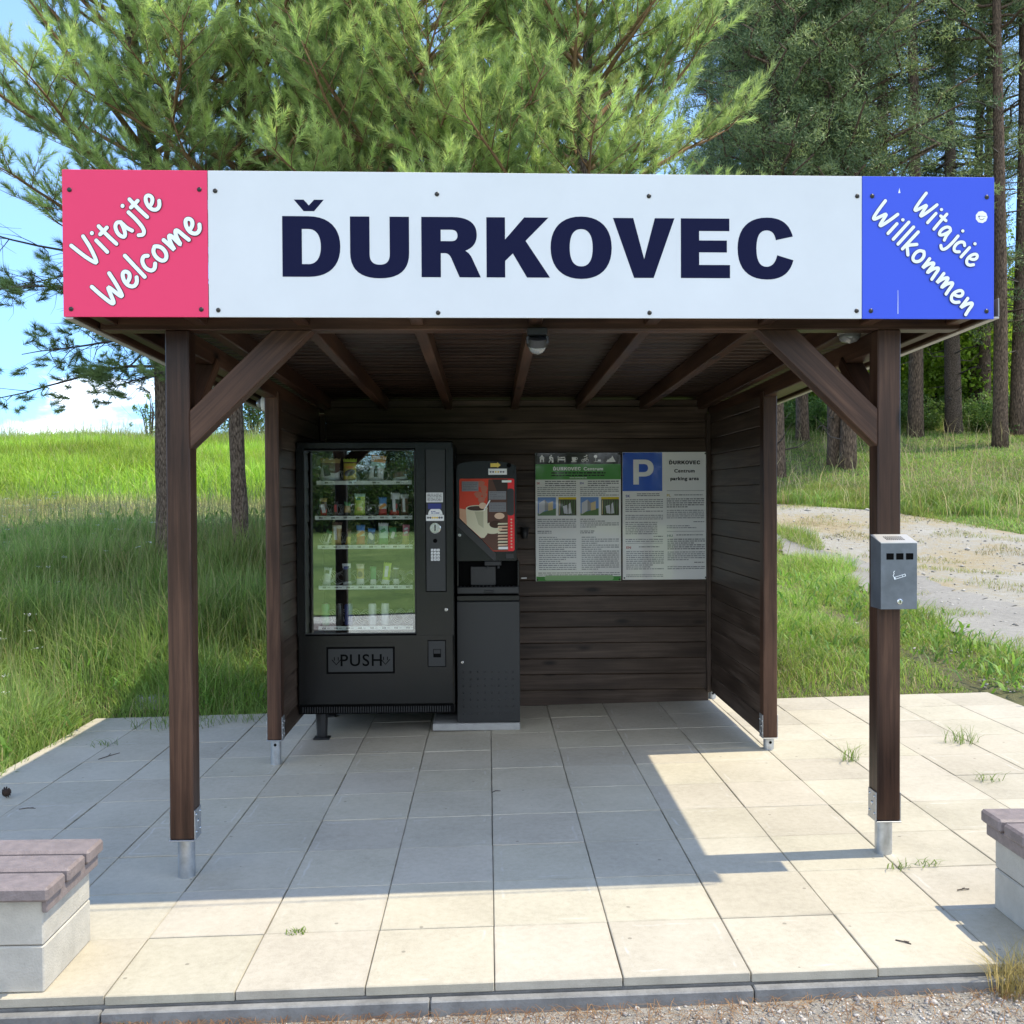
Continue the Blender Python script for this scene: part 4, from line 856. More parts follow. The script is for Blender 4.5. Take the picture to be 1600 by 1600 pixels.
for px, col, lab in CAN:
    t_ = thing('drink_can', lab, 'can', (deep(px, 950, SHY + 0.06).x, SHY + 0.05, shelf_z[4][2] + 0.001), 'cans on the lowest shelf of the vending machine')
    T = Matrix.Translation(ORG[t_])
    part(MB().lathe([(0.020, 0), (0.026, 0.008), (0.026, 0.125), (0.021, 0.137)], sm_(col, CC[col], 0.25), 20, T, False), 'can_body', t_, smooth=True)
    part(MB().lathe([(0.0212, 0.137), (0.0215, 0.139), (0.019, 0.1385), (0.018, 0.136), (0, 0.136)], 'steel', 20, T, False), 'can_lid', t_, smooth=True)

# ------------------------------------------------------------------ plinth, base cabinet and coffee machine
def kx(p): return -0.214 + (p - 714) * 0.00411
def kz(p): return 0.871 - (p - 930) * 0.00413
KY = 2.90
ps = solo(MB().box((-0.375, 2.885, 0.0), (0.188, 3.50, 0.046), 'slab', 0.005), 'concrete_slab', (-0.1, 3.2, 0), 'grey concrete slab under the black base cabinet', 'slab')
cb = thing('base_cabinet', 'black metal base cabinet with a dimpled lower front under the coffee machine', 'cabinet', (-0.015, 3.2, 0.047))
c = MB(); c.box((-0.214, 2.925, 0.047), (0.187, 3.48, 0.868), 'blackpaint', 0.004); part(c, 'body', cb)
c = MB(); c.box((-0.216, KY, 0.050), (0.189, 2.9235, kz(940.5)), M['panelgrey'], 0.003); part(c, 'front_door', cb)
c = MB(); c.box((-0.216, KY, kz(939)), (0.189, 2.9235, 0.868), 'blackpaint', 0.003); part(c, 'top_rail', cb)
dm = MB()
for i in range(8):
    for j in range(7):
        x = kx(723.7 + i * 11.1); z = kz(1050 + j * 10.8 + (0 if i % 2 == 0 else 0.4))
        dm.lathe([(0.0075, -0.001), (0.0068, 0.0022), (0.004, 0.0042), (0, 0.0046)], 'blacksatin', 10, front(x, KY, z))
part(dm, 'dimples', cb, smooth=True); lock(kx(721.5), KY, kz(1034.5), cb, 0.010)
cf = thing('coffee_machine', 'black coffee machine with a red picture front standing on the base cabinet', 'coffee machine', (-0.015, 3.2, 0.869))
zt = kz(938) ; zb = 0.8695
b = MB()
xa, xb = -0.214, 0.171
b.box((xa, 2.96, zb), (xb + 0.016, 3.45, kz(877)), 'blackpaint', 0.004)          # rear box behind the cup bay
b.box((xa, 2.93, kz(877)), (xb, 3.45, 1.690), 'blackpaint', 0.004)
part(b, 'body', cf)
hd = MB(); arc = [(xa, kz(745))] + [(xa + 0.004, kz(729))] + bez((xa + 0.004, kz(728)), (xa + 0.03, kz(719)), (xb - 0.03, kz(719)), (xb - 0.002, kz(730)), 12) + [(xb, kz(745))]
hd.poly([arc], 'blackpaint', front(0, 2.925, 0), 0.05); part(hd, 'top_cover', cf)
fr = MB(); fr.poly([rrect(xa, kz(877), xb, kz(742), 0.008)], 'blackpaint', front(0, 2.915, 0), 0.02)
fp = part(fr, 'front_door', cf)
# picture panel with the slanting lower left corner
pic = MB(); T = front(0, 2.9035, 0, 1.0)
def q(px, py): return (kx(px), kz(py))
outl = [q(718.5, 751.5), q(720, 749), q(803, 749), q(804.5, 751), q(804.5, 860), q(802, 862), q(771, 862), q(752, 842), q(718.5, 810)]
outl = outl[::-1]
for nm, c, r in (('picred', (0.62, 0.055, 0.022), 0.2), ('picbrown', (0.10, 0.045, 0.03), 0.2), ('picdark', (0.035, 0.022, 0.018), 0.2), ('mug', (0.66, 0.62, 0.44), 0.25), ('mugshade', (0.46, 0.44, 0.30), 0.25), ('coffee', (0.05, 0.02, 0.01), 0.2), ('stripred', (0.75, 0.03, 0.035), 0.25), ('cream', (0.70, 0.48, 0.33), 0.25), ('pictable', (0.62, 0.36, 0.22), 0.25), ('smoke', (0.42, 0.14, 0.09), 0.2)):
    M[nm] = mat('print ' + nm, c, r + 0.2, coat=0.25, spec=0.25)
def lay(pts, m, k): pic.poly([pts], m, front(0, 2.9030 - 0.0008 * k, 0))
pic.poly([outl], 'picred', front(0, 2.905, 0), 0.003)
lay([q(718.7, 810), q(718.7, 795), q(735, 798), q(735, 826)][::-1], 'pictable', 0)
lay([q(764, 750), q(794, 750), q(794, 861), q(771, 861), q(752, 842), q(762, 790)][::-1], 'picbrown', 0)
lay([q(770, 750), q(794, 750), q(794, 768), q(778, 771)][::-1], 'picdark', 1)
for k_, (x, y, rx, ry) in enumerate(((752, 757, 6, 5), (757, 766, 5, 7), (748, 774, 6, 5), (753, 783, 5, 6), (758, 775, 3.5, 5))):
    lay([(kx(x) + 0.0041 * rx * math.cos(a) * (1 + .2 * math.sin(3 * a)), kz(y) + 0.0041 * ry * math.sin(a)) for a in np.linspace(0, 2 * math.pi, 18)[:-1]], 'smoke', 1 + k_ * 0.1)
lay([q(728.5, 795), q(762, 795), q(762, 835), q(757, 841), q(752, 841), q(730, 821)][::-1], 'mug', 2); lay([q(742, 800), q(756, 800), q(756, 826), q(748, 820)][::-1], 'mugshade', 2.4)
lay(disc(kx(745.5), kz(795), 0.0041 * 17, 28, 0.0041 * 5), 'mug', 3); lay(disc(kx(745.5), kz(795), 0.0041 * 15, 28, 0.0041 * 3.7), 'coffee', 3.5); lay(disc(kx(755), kz(791), 0.0041 * 6, 14, 0.0041 * 5), 'cream', 4)
lay(disc(kx(770), kz(826), 0.0041 * 15, 26, 0.0041 * 9), 'mug', 2.2); lay(disc(kx(775), kz(820), 0.0041 * 10, 20, 0.0041 * 6), 'coffee', 2.8); lay(disc(kx(781), kz(807), 0.0041 * 8, 16, 0.0041 * 5), 'cream', 3.2)
for i in range(9):
    y = 818 + i * 4.7; lay([q(778, y + 2.7), q(793.5, y + 2.2), q(793.5, y), q(779, y)], ('cream' if i % 3 else 'mug'), 4.2); lay([q(780, y + 3.6), q(792, y + 3.6), q(792, y + 2.8), q(780, y + 2.8)], 'coffee', 4.6)
lay([q(794.5, 749.2), q(802.5, 749.2), q(804.3, 751.5), q(804.3, 860), q(802.5, 861.8), q(794.5, 861.8)][::-1], 'stripred', 1.5)
pp = part(pic, 'picture_panel', fp)
bt = MB()
for i in range(10): bt.lathe([(0.0058, 0), (0.0058, 0.002), (0.004, 0.003), (0, 0.003)], M['cream'], 12, front(kx(799.6), 2.9015, kz(812.5 + i * 4.8)))
part(bt, 'selection_buttons', pp, smooth=True)
ov = MB(); ov.poly([rrect(kx(793.0), kz(806.5), kx(803.8), kz(764.5), 0.018)], 'blacksatin', front(0, 2.898, 0), 0.004); part(ov, 'card_reader', pp)
label(pp, kx(722.5), kz(768.5), kx(748.5), kz(753), 2.8995, 5, m='pgrey', hgt=0.32); label(pp, kx(764.5), kz(781.5), kx(791.5), kz(768.5), 2.8985, 4, m='pgrey', fill=0.3, hgt=0.3); label(pp, kx(765), kz(800.5), kx(791.5), kz(786), 2.8985, 5, m='pgrey', hgt=0.32)
label(pp, kx(779), kz(859), kx(794), kz(855), 2.8985, 0); label(pp, kx(785), kz(755), kx(800), kz(751.5), 2.8985, 0, 'strip')
tw = MB(); stroke(tw, [q(757, 798), q(766, 783)], 0.007, 'paper', front(0, 2.8955, 0)); part(tw, 'stirrer_print', pp)
# diagonal rib and lower left cover
rb = MB(); rb.poly([[q(715, 822), q(715, 812), q(718, 812), q(775, 866), q(775, 876.5), q(772, 876.5)]], 'blacksatin', front(0, 2.902, 0), 0.012); part(rb, 'diagonal_rib', fp)
lock(kx(718.3), 2.9045, kz(836.5), fp, 0.011)
part(MB().box((kx(791), 2.9015, kz(873.5)), (kx(803), 2.905, kz(865.5)), 'panelgrey', 0.001), 'token_slot', fp)
st = MB(); st.box((kx(764), 2.897, kz(743)), (kx(793), 2.899, kz(733.5)), 'paper', 0.0004)
for i in range(6): st.poly([disc(0, 0, 0.006, 10)], ('yellow' if 1 < i < 4 else 'print'), front(kx(767.5 + i * 4), 2.8964, kz(738.5)))
part(st, 'sticker', cf)
ar = MB(); ar.poly([[q(767.3, 731), q(778, 731), q(778, 732.5), q(783.3, 728), q(778, 723.3), q(778, 725), q(767.3, 725)]], 'yellow', front(0, 2.899, 0), 0.001); part(ar, 'arrow_sticker', cf)
part(MB().lathe([(0.015, 0), (0.015, 0.003), (0.010, 0.001), (0, 0.001)], 'blackdeep', 18, front(kx(796), 2.899, kz(728.5))), 'coin_slot', cf, auto=35)
# cup bay
by = MB(); z0, z1 = kz(918), kz(877)
by.box((xa, 2.905, z0), (xa + 0.012, 2.959, z1 - 0.001), 'blackpaint', 0.002); by.box((xb + 0.004, 2.905, z0), (xb + 0.016, 2.959, z1 - 0.001), 'blackpaint', 0.002); by.box((xa + 0.012, 2.952, z0), (xb + 0.004, 2.9595, z1 - 0.001), 'blackdeep', 0.001)
part(by, 'cup_bay', cf)
nzl = MB(); nzl.box((kx(757), 2.912, kz(885)), (kx(784), 2.95, kz(877.5)), 'blacksatin', 0.004); nzl.lathe([(0.008, 0), (0.006, 0.02)], 'blacksatin', 10, Matrix.Translation((kx(762), 2.925, kz(889)))); nzl.lathe([(0.008, 0), (0.006, 0.02)], 'blacksatin', 10, Matrix.Translation((kx(779), 2.925, kz(889)))); part(nzl, 'spout', cf)
tr = MB(); tr.box((xa, 2.880, kz(928)), (xb + 0.016, 2.958, kz(916.5)), 'panelgrey', 0.006); tr.box((kx(757), 2.868, kz(925.5)), (kx(772), 2.882, kz(922.5)), 'blacksatin', 0.003)
for i in range(14): tr.box((xa + 0.03 + i * 0.024, 2.89, kz(916.5) + 0.0002), (xa + 0.045 + i * 0.024, 2.95, kz(916.5) + 0.0012), 'blackdeep', 0.0003)
part(tr, 'drip_tray', cf)
cupb = MB(); cupb.box((kx(735), 2.935, kz(916)), (kx(775), 2.951, kz(886)), 'blacksatin', 0.006); part(cupb, 'splash_guard', cf)

# plastic cup in a holder on the rear wall
ch = thing('cup_holder', 'dark plastic cup hanging on the rear wall right of the coffee machine', 'cup', (0.247, 3.555, 1.21))
T = Matrix.Translation((0.247, 3.555, 1.205)); part(MB().lathe([(0.020, 0), (0.022, 0.002), (0.030, 0.078), (0.028, 0.078), (0.020, 0.006), (0, 0.005)], 'blacksatin', 20, T, False), 'cup', ch, smooth=True)
part(MB().lathe([(0.0305, 0.076), (0.034, 0.078), (0.034, 0.081), (0.0305, 0.0815)], 'panelgrey', 20, T, False), 'rim', ch, smooth=True); part(MB().box((0.236, 3.583, 1.235), (0.258, 3.5945, 1.285), 'blacksatin', 0.002), 'bracket', ch)
solo(MB().box((0.222, 3.586, 0.915), (0.262, 3.5925, 0.926), 'paper', 0.002), 'paper_scrap', (0.24, 3.59, 0.92), 'small white scrap of paper stuck on the rear wall beneath the plastic cup', 'paper')

# ------------------------------------------------------------------ the two posters
def px_(p): return 0.326 + (p - 836) * 0.004552
def pz_(p): return 1.816 - (p - 706) * 0.004572
PY = 3.578
def lam(name, c):
    M[name] = mat('laminated ' + name, c, 0.5, coat=1.0, spec=0.2); b_ = M[name].node_tree.nodes['Principled BSDF']; b_.inputs['Coat IOR'].default_value = 1.7; b_.inputs['Coat Roughness'].default_value = 0.03; return name
for nm, c in (('pwhite', (0.88, 0.88, 0.84)), ('pgreen', (0.075, 0.30, 0.060)), ('pblack', (0.012, 0.013, 0.012)), ('pblue', (0.045, 0.13, 0.55)), ('psky', (0.16, 0.30, 0.62)), ('pgrass', (0.12, 0.22, 0.08)), ('pwall', (0.62, 0.63, 0.66)), ('pwall2', (0.68, 0.55, 0.30)), ('pforest', (0.07, 0.08, 0.045)), ('pyel', (0.75, 0.55, 0.03)), ('pred', (0.50, 0.10, 0.08)), ('pnavy', (0.05, 0.06, 0.28)), ('pink', (0.015, 0.015, 0.016)), ('pline', (0.34, 0.34, 0.34)), ('pline2', (0.18, 0.18, 0.18)), ('pochre', (0.60, 0.45, 0.10)), ('pgreyg', (0.20, 0.26, 0.26)), ('pgreen2', (0.30, 0.50, 0.24))): lam(nm, c)
def sheet_of(mb, x0, y0, x1, y1, m, k): mb.poly([rect(px_(x0), pz_(y1), px_(x1), pz_(y0))], m, front(0, PY - 0.0006 * k, 0))
def caps(mb, x, y, h, m, k=4, align='CENTER'):
    # the place name in the heavy capitals of the big sign board
    s_ = h / 95; x0, x1 = 437, 1237; ux = s_ * 1.0
    for ch, (px, ds) in GL.items(): mb.poly([path(d) for d in ds], m, front(px_(x) + (px - (x0 + x1) / 2) * ux, PY - 0.0006 * k, pz_(y), s_))
    mb.poly([path('M 0,18 L 15,18 L 23,9 L 31,18 L 46,18 L 31,0 L 15,0')], m, front(px_(x) + (454 - (x0 + x1) / 2) * ux, PY - 0.0006 * k, pz_(y) + 101 * s_, s_))
def glyphs(mb, body, size, bold, align, m, place):
    # one glyph at a time, so that thickened neighbours never cut into one another
    adv = []; shp = []
    for c_ in body:
        ref, _ = text2d('H' + c_ + 'H', size); hh, _ = text2d('HH', size)
        adv.append(max(v.x for v in ref) - max(v.x for v in hh) if c_ != ' ' else size * 0.28)
        shp.append(text2d(c_, size) if c_ != ' ' else ([], []))
    adv = [a + 1.5 * bold * size for a in adv]; L = sum(adv); x = 0 if align == 'LEFT' else -L / 2
    for a, (vs, fs) in zip(adv, shp):
        if vs:
            for q_, (du, dv) in enumerate(((0, 0), (-1, -.6), (1, -.6), (-1, .6), (1, .6)) if bold else ((0, 0),)):      # heavier face
                mb.add([(v.x + du * bold * size, v.y + dv * bold * size, 0.00006 * q_) for v in vs], fs, m, None, (1, 1, 1), place(x))
        x += a
def words(mb, body, x, y, size, m, bold=0.0, align='CENTER', k=4, sx=1.0, spacing=1.0):
    glyphs(mb, body, size, bold, align, m, lambda dx: front(px_(x) + dx * sx, PY - 0.0006 * k, pz_(y), sx, 1.0))
def lines(par, x0, y0, x1, y1, rows, m='pline', fill=0.85, hgt=0.48): mb = MB(); printed(mb, px_(x0), pz_(y1), px_(x1), pz_(y0), PY - 0.0006 * 4, rows, m, fill, None, hgt); part(mb, 'text_block', par)
p1 = thing('info_poster', 'green headed information poster with a row of white pictograms on the rear wall', 'poster', (px_(903), PY, pz_(807)))
part(MB().box((px_(836), PY, pz_(906.8)), (px_(970), PY + 0.004, pz_(707)), 'pwhite', 0.0008), 'board', p1)
m_ = MB(); sheet_of(m_, 836.2, 707.2, 969.8, 724.5, 'pblack', 2); part(m_, 'black_band', p1); m_ = MB(); sheet_of(m_, 836.2, 724.6, 969.8, 748.5, 'pgreen', 2); part(m_, 'green_band', p1); m_ = MB(); sheet_of(m_, 837, 899.5, 969.5, 906.5, 'pgreen', 2)
m_.poly([rrect(px_(850), pz_(905.5), px_(958), pz_(898), 0.014)], 'pgreen2', front(0, PY - 0.0021, 0))
part(m_, 'footer_band', p1)
ic = MB(); w_ = 'pwhite'
def icon(px, s=1.0): return front(px_(px), PY - 0.0022, pz_(721.5), 0.00095 * s)
T = icon(846.5); ic.poly([[(-22, 30), (0, 56), (22, 30), (16, 30), (16, 0), (5, 0), (5, 20), (-5, 20), (-5, 0), (-16, 0), (-16, 30)]], w_, T)
T = icon(860.5); ic.poly([disc(2, 50, 6, 12)], w_, T)
for q_, st_ in enumerate(([(0, 42), (-2, 24), (8, 12), (10, 0)], [(-2, 24), (-8, 10), (-14, 0)], [(0, 40), (10, 30), (15, 26)], [(12, 36), (16, 0)], [(-8, 42), (-10, 26)])): stroke(ic, st_, 7, w_, T, 0.0002 * q_)
T = icon(877); ic.poly([[(-28, 45), (-23, 45), (-23, 24), (23, 24), (23, 32), (28, 32), (28, 0), (23, 0), (23, 14), (-23, 14), (-23, 0), (-28, 0)]], w_, T); ic.poly([[(-20, 28), (-10, 28), (-10, 36), (-20, 36)]], w_, T); ic.poly([[(-8, 28), (26, 34), (26, 40), (-8, 38)]], w_, T)
T = icon(896.5); ic.poly([[(-16, 38), (16, 38), (14, 14), (8, 8), (-8, 8), (-14, 14)]], w_, T); ic.poly([[(-22, 6), (20, 6), (16, 0), (-18, 0)]], w_, T); stroke(ic, chaikin([(16, 34), (26, 32), (25, 20), (15, 17)]), 4, w_, T)
T = icon(914)
for cx in (-15, 15): ic.poly([disc(cx, 12, 12, 20), disc(cx, 12, 8.5, 20)], w_, T)
for q_, st_ in enumerate(([(-14, 12), (-4, 26), (12, 26)], [(-4, 26), (4, 10), (14, 26)], [(-8, 40), (6, 44), (10, 34), (18, 32)])): stroke(ic, st_, 4.5, w_, T, 0.0002 * q_)
ic.poly([disc(12, 50, 6, 12)], w_, T)
T = icon(933); ic.poly([disc(-12, 42, 13, 18)], w_, T); ic.poly([[(-14, 30), (-10, 30), (-10, 4), (26, 4), (26, 0), (-26, 0), (-26, 4), (-14, 4)]], w_, T); ic.poly([[(4, 8), (26, 8), (26, 18), (4, 18)]], w_, T)
T = icon(954.5); ic.poly([[(-36, 0), (-22, 22), (-16, 16), (-6, 32), (-1, 28), (10, 48), (36, 0)]], w_, T)
caps(ic, 885.5, 734.3, 0.0235, w_); words(ic, 'Centrum', 927, 734.3, 0.0325, w_, 0.034, sx=1.08); words(ic, 'www.durkovec.sk', 903, 746.6, 0.0145, w_, 0.02, sx=1.1)
part(ic, 'pictograms', p1)
tx = MB(); lines(p1, 861, 736.2, 946, 744.2, 2, 'pink', 1.0, 0.55)
words(tx, 'SK', 838, 755.8, 0.021, 'pred', 0.02, 'LEFT'); words(tx, 'EN', 905.5, 755.8, 0.021, 'pnavy', 0.02, 'LEFT')
for x0, x1 in ((839, 899.5), (906, 966.5)):
    lines(p1, x0 + 12, 749.8, x1, 759.5, 3, 'pline2'); lines(p1, x0, 759.5, x1, 774.5, 5, 'pline'); lines(p1, x0, 809, x1, 824, 5, 'pline'); lines(p1, x0, 827.5, x0 + 22, 833, 2, 'pline2'); lines(p1, x0 + 2, 837, x1, 890, 17, 'pline', 0.7)
lines(p1, 840, 892.5, 968, 898.5, 2, 'pline')
part(tx, 'headings', p1)
ph = MB()
for x0 in (839.5, 906.5):
    sheet_of(ph, x0, 776, x0 + 28.5, 804.5, 'psky', 2); ph.poly([[(px_(x0), pz_(804.5)), (px_(x0 + 28.5), pz_(804.5)), (px_(x0 + 28.5), pz_(793)), (px_(x0 + 18), pz_(796)), (px_(x0), pz_(801))]], 'pgrass', front(0, PY - 0.0018, 0))
    ph.poly([[(px_(x0 + 1.5), pz_(803)), (px_(x0 + 11), pz_(797)), (px_(x0 + 11), pz_(779.5)), (px_(x0 + 2), pz_(785))]], 'pwall', front(0, PY - 0.0022, 0)); ph.poly([[(px_(x0 + 11), pz_(797)), (px_(x0 + 16), pz_(796)), (px_(x0 + 16), pz_(785)), (px_(x0 + 11), pz_(779.5))]], 'pline', front(0, PY - 0.0022, 0)); ph.poly([[(px_(x0 + 16.2), pz_(797)), (px_(x0 + 24), pz_(795.5)), (px_(x0 + 24), pz_(782)), (px_(x0 + 16.2), pz_(785))]], 'pwall2', front(0, PY - 0.0022, 0))
    sheet_of(ph, x0 + 32.5, 776, x0 + 60.5, 779.3, 'pyel', 2); sheet_of(ph, x0 + 32.5, 779.4, x0 + 60.5, 804.5, 'pforest', 2)
    for i in range(7):
        xx = x0 + 33.5 + i * 3.8; ph.poly([[(px_(xx), pz_(803)), (px_(xx + 1.2), pz_(803)), (px_(xx + 1.6), pz_(781)), (px_(xx + 0.6), pz_(781))]], ('pwall2' if i == 0 else 'pgrass'), front(0, PY - 0.0018, 0))
    ph.poly([[(px_(x0 + 41), pz_(801)), (px_(x0 + 47), pz_(802)), (px_(x0 + 46), pz_(788)), (px_(x0 + 39.5), pz_(790))]], 'pwall', front(0, PY - 0.0024, 0)); ph.poly([[(px_(x0 + 48), pz_(802)), (px_(x0 + 53), pz_(801)), (px_(x0 + 51), pz_(784)), (px_(x0 + 48.5), pz_(787))]], 'pwall', front(0, PY - 0.0024, 0))
part(ph, 'photographs', p1)
for u, v in ((838.5, 709.5), (967.5, 709.5), (838.5, 904.5), (967.5, 904.5)): part(MB().lathe([(0.006, 0), (0.005, 0.0025), (0, 0.003)], 'screw', 10, front(px_(u), PY - 0.0018, pz_(v))), 'screw', p1)

p2 = thing('parking_poster', 'white parking notice with a large white P on blue on the rear wall', 'poster', (px_(1039), PY, pz_(806)))
part(MB().box((px_(972.5), PY, pz_(905.5)), (px_(1105.8), PY + 0.004, pz_(706.2)), 'pwhite', 0.0008), 'board', p2)
b_ = MB(); sheet_of(b_, 972.8, 706.8, 1035, 767, 'pblue', 2); part(b_, 'blue_field', p2)
P_ = MB(); P_.poly([path('M 0,0 L 0,100 L 42,100 C 66,100 80,88 80,66 C 80,44 66,32 42,32 L 22,32 L 22,0'), path('M 22,50 L 22,82 L 40,82 C 52,82 58,77 58,66 C 58,55 52,50 40,50')], 'pwhite', front(px_(989.5), PY - 0.0024, pz_(756.8), 0.00182, 0.00178)); part(P_, 'parking_symbol', p2)
def heading(*a, cap=False, **k):
    mb = MB(); (caps if cap else words)(mb, *a, **k); part(mb, 'heading', p2)
heading(1070.3, 725.6, 0.0265, 'pink', cap=True); heading('Centrum', 1070.3, 738.2, 0.0335, 'pink', 0.036, sx=1.10); heading('parking area', 1070.3, 750.2, 0.0335, 'pink', 0.036, sx=1.10)
heading('SK', 977.3, 776.6, 0.0245, 'pnavy', 0.026, 'LEFT', sx=1.1); heading('PL', 1042, 775.8, 0.0245, 'pochre', 0.026, 'LEFT', sx=1.1); heading('HU', 1042.5, 838.8, 0.0245, 'pgreyg', 0.026, 'LEFT', sx=1.1); heading('EN', 978, 856.8, 0.0245, 'pred', 0.026, 'LEFT', sx=1.1)
for r_ in ((1042, 766.3, 1101, 767.0), (1042, 829.8, 1101, 830.5), (978, 848.1, 1036, 848.8)):
    mb_ = MB(); sheet_of(mb_, *r_, 'pline', 3); part(mb_, 'rule', p2)
for a in ((995, 770, 1031, 775.5, 2, 'pline2'), (1054, 772, 1099, 774.6, 1, 'pline2'), (1057, 834.5, 1099, 837.1, 1, 'pline2'), (998, 852.8, 1030, 855.4, 1, 'pline2'), (1084, 814, 1101, 816.5, 1, 'pline2'), (1021, 836.5, 1036, 839, 1, 'pline2'), (1085, 877.5, 1101, 880, 1, 'pline2'),
          (977, 779, 1036, 800, 7, 'pline'), (977, 803.5, 1036, 812, 3, 'pline'), (977, 814.5, 1027, 835, 7, 'pline'), (977, 841, 1036, 847, 2, 'pline'), (978, 860, 1037, 890, 10, 'pline'), (978, 896.5, 1036, 901.5, 2, 'pline'),
          (1042, 778, 1101, 793.5, 5, 'pline2'), (1042, 796, 1101, 810.5, 5, 'pline'), (1042, 820, 1101, 826, 2, 'pline'), (1043, 841, 1102, 859, 6, 'pline2'), (1043, 861, 1102, 876, 5, 'pline'), (1043, 884, 1102, 890, 2, 'pline')): lines(p2, *a)
for u, v in ((975, 709), (1103, 709), (975, 902.5), (1103, 902.5)): part(MB().lathe([(0.006, 0), (0.005, 0.0025), (0, 0.003)], 'screw', 10, front(px_(u), PY - 0.0018, pz_(v))), 'screw', p2)

# ------------------------------------------------------------------ ash bin, lamps
ab = thing('ash_bin', 'grey metal wall ash bin with a cigarette symbol screwed to the right front post', 'ash bin', (1.60, 0.47, 1.05))
x0, x1, yf, yr, z0, z1f, z1r = 1.535, 1.679, 0.415, 0.519, 1.052, 1.312, 1.340
bd = MB(); vs = [(x0, yf, z0), (x1, yf, z0), (x1, yr, z0), (x0, yr, z0), (x0, yf, z1f), (x1, yf, z1f), (x1, yr, z1r), (x0, yr, z1r)]
bd.add(vs, [[3, 2, 1, 0], [0, 1, 5, 4], [1, 2, 6, 5], [2, 3, 7, 6], [3, 0, 4, 7]], 'ash')
ob = part(bd, 'body', ab); 
ld = MB(); sl_ = (z1r - z1f) / (yr - yf); vs = [(x0 - .001, yf - .002, z1f + .0005), (x1 + .001, yf - .002, z1f + .0005), (x1 + .001, yr, z1r + .001), (x0 - .001, yr, z1r + .001)]; vs += [(p[0], p[1], p[2] + 0.003) for p in vs]
ld.add(vs, [[3, 2, 1, 0], [4, 5, 6, 7], [0, 1, 5, 4], [1, 2, 6, 5], [2, 3, 7, 6], [3, 0, 4, 7]], 'ashtop')
for i in range(9):
    for j in range(3):
        yy = yf + 0.03 + j * 0.016; xx = x0 + 0.036 + i * 0.0085; zz = z1f + sl_ * (yy - yf) + 0.0046
        ld.add([(xx, yy, zz), (xx + .005, yy, zz), (xx + .005, yy + .011, zz + sl_ * .011), (xx, yy + .011, zz + sl_ * .011)], [[0, 1, 2, 3]], 'blackdeep')
part(ld, 'lid', ab)
sl2 = MB()
for i in range(3): xx = x0 + 0.022 + i * 0.039; sl2.box((xx, yf - 0.0012, z1f - 0.064), (xx + 0.029, yf + 0.002, z1f - 0.039), 'blackdeep', 0.0004)
part(sl2, 'stub_slots', ab)
ci = MB(); T = front(x0 + 0.073, yf - 0.0016, z0 + 0.128, 0.001)
a_ = Matrix.Rotation(R(17), 4, 'Z'); ci.poly([[(-22, -5), (26, -5), (26, 5), (-22, 5)], [(-16, -3), (23.5, -3), (23.5, 3), (-16, 3)]], 'ink', T @ a_); ci.poly([[(12, -4), (14, -4), (14, 4), (12, 4)]], 'ink', T @ a_); stroke(ci, chaikin([(-22, 0), (-26, 7), (-20, 12), (-24, 18), (-19, 23)]), 2.6, 'ink', T, .0003); part(ci, 'cigarette_symbol', ab)
lock(x0 + 0.075, yf, z0 + 0.030, ab, 0.011)
lm = thing('dome_lamp', 'round black lamp with a clear glass globe under the middle of the front beam', 'lamp', (0.186, 0.50, 2.172))
part(MB().box((0.146, 0.462, 2.140), (0.226, 0.515, 2.1715), 'blacksatin', 0.004), 'bracket', lm)
g_ = MB(); g_.lathe([(0.041, 0.0), (0.041, 0.03), (0.036, 0.034)], 'blacksatin', 28, Matrix.Translation((0.186, 0.482, 2.103)) @ Matrix.Rotation(R(25), 4, 'X')); part(g_, 'collar', lm, auto=40)
g_ = MB(); g_.lathe([(0.036 * math.sin(a), -0.036 * math.cos(a)) for a in np.linspace(0.05, math.pi / 2, 10)], 'clearplastic', 28, Matrix.Translation((0.186, 0.482, 2.103)) @ Matrix.Rotation(R(25), 4, 'X')); part(g_, 'globe', lm, smooth=True)
for s_ in (-1, 1): part(MB().box((0.186 + s_ * 0.038 - 0.006, 0.455, 2.105), (0.186 + s_ * 0.038 + 0.006, 0.466, 2.137), 'blacksatin', 0.002), 'clip', lm)
def bulkhead(x, y, z, s, lab, r=0.045):
    l = thing('bulkhead_lamp', lab, 'lamp', (x, y, z)); T = Matrix(((0, 0, s, x), (0, 1, 0, y), (-1, 0, 0, z), (0, 0, 0, 1)))
    part(MB().lathe([(r, 0), (r, 0.02), (r * 0.85, 0.035), (0, 0.037)], 'whiteplastic', 26, T), 'base', l, auto=40); part(MB().lathe([(r * 0.6, 0.036), (r * 0.6, 0.05), (r * 0.4, 0.065), (0, 0.07)], 'clearplastic', 20, T), 'lens', l, smooth=True)
bulkhead(-1.345, 2.60, 2.075, -1, 'round white lamp with a clear lens on the outer left side of the shelter', 0.05)
gl = thing('glass_lamp', 'clear glass lamp hanging under the right end of the roof', 'lamp', (1.555, 0.72, 2.20)); T = Matrix.Translation((1.53, 0.74, 2.186)) @ Matrix.Rotation(R(180), 4, 'X')
part(MB().lathe([(0.05, -0.02), (0.05, 0.0)], 'trim', 24, T), 'base', gl, auto=40); part(MB().lathe([(0.046, 0), (0.043, 0.018), (0.03, 0.032), (0, 0.038)], 'clearplastic', 24, T), 'globe', gl, smooth=True)

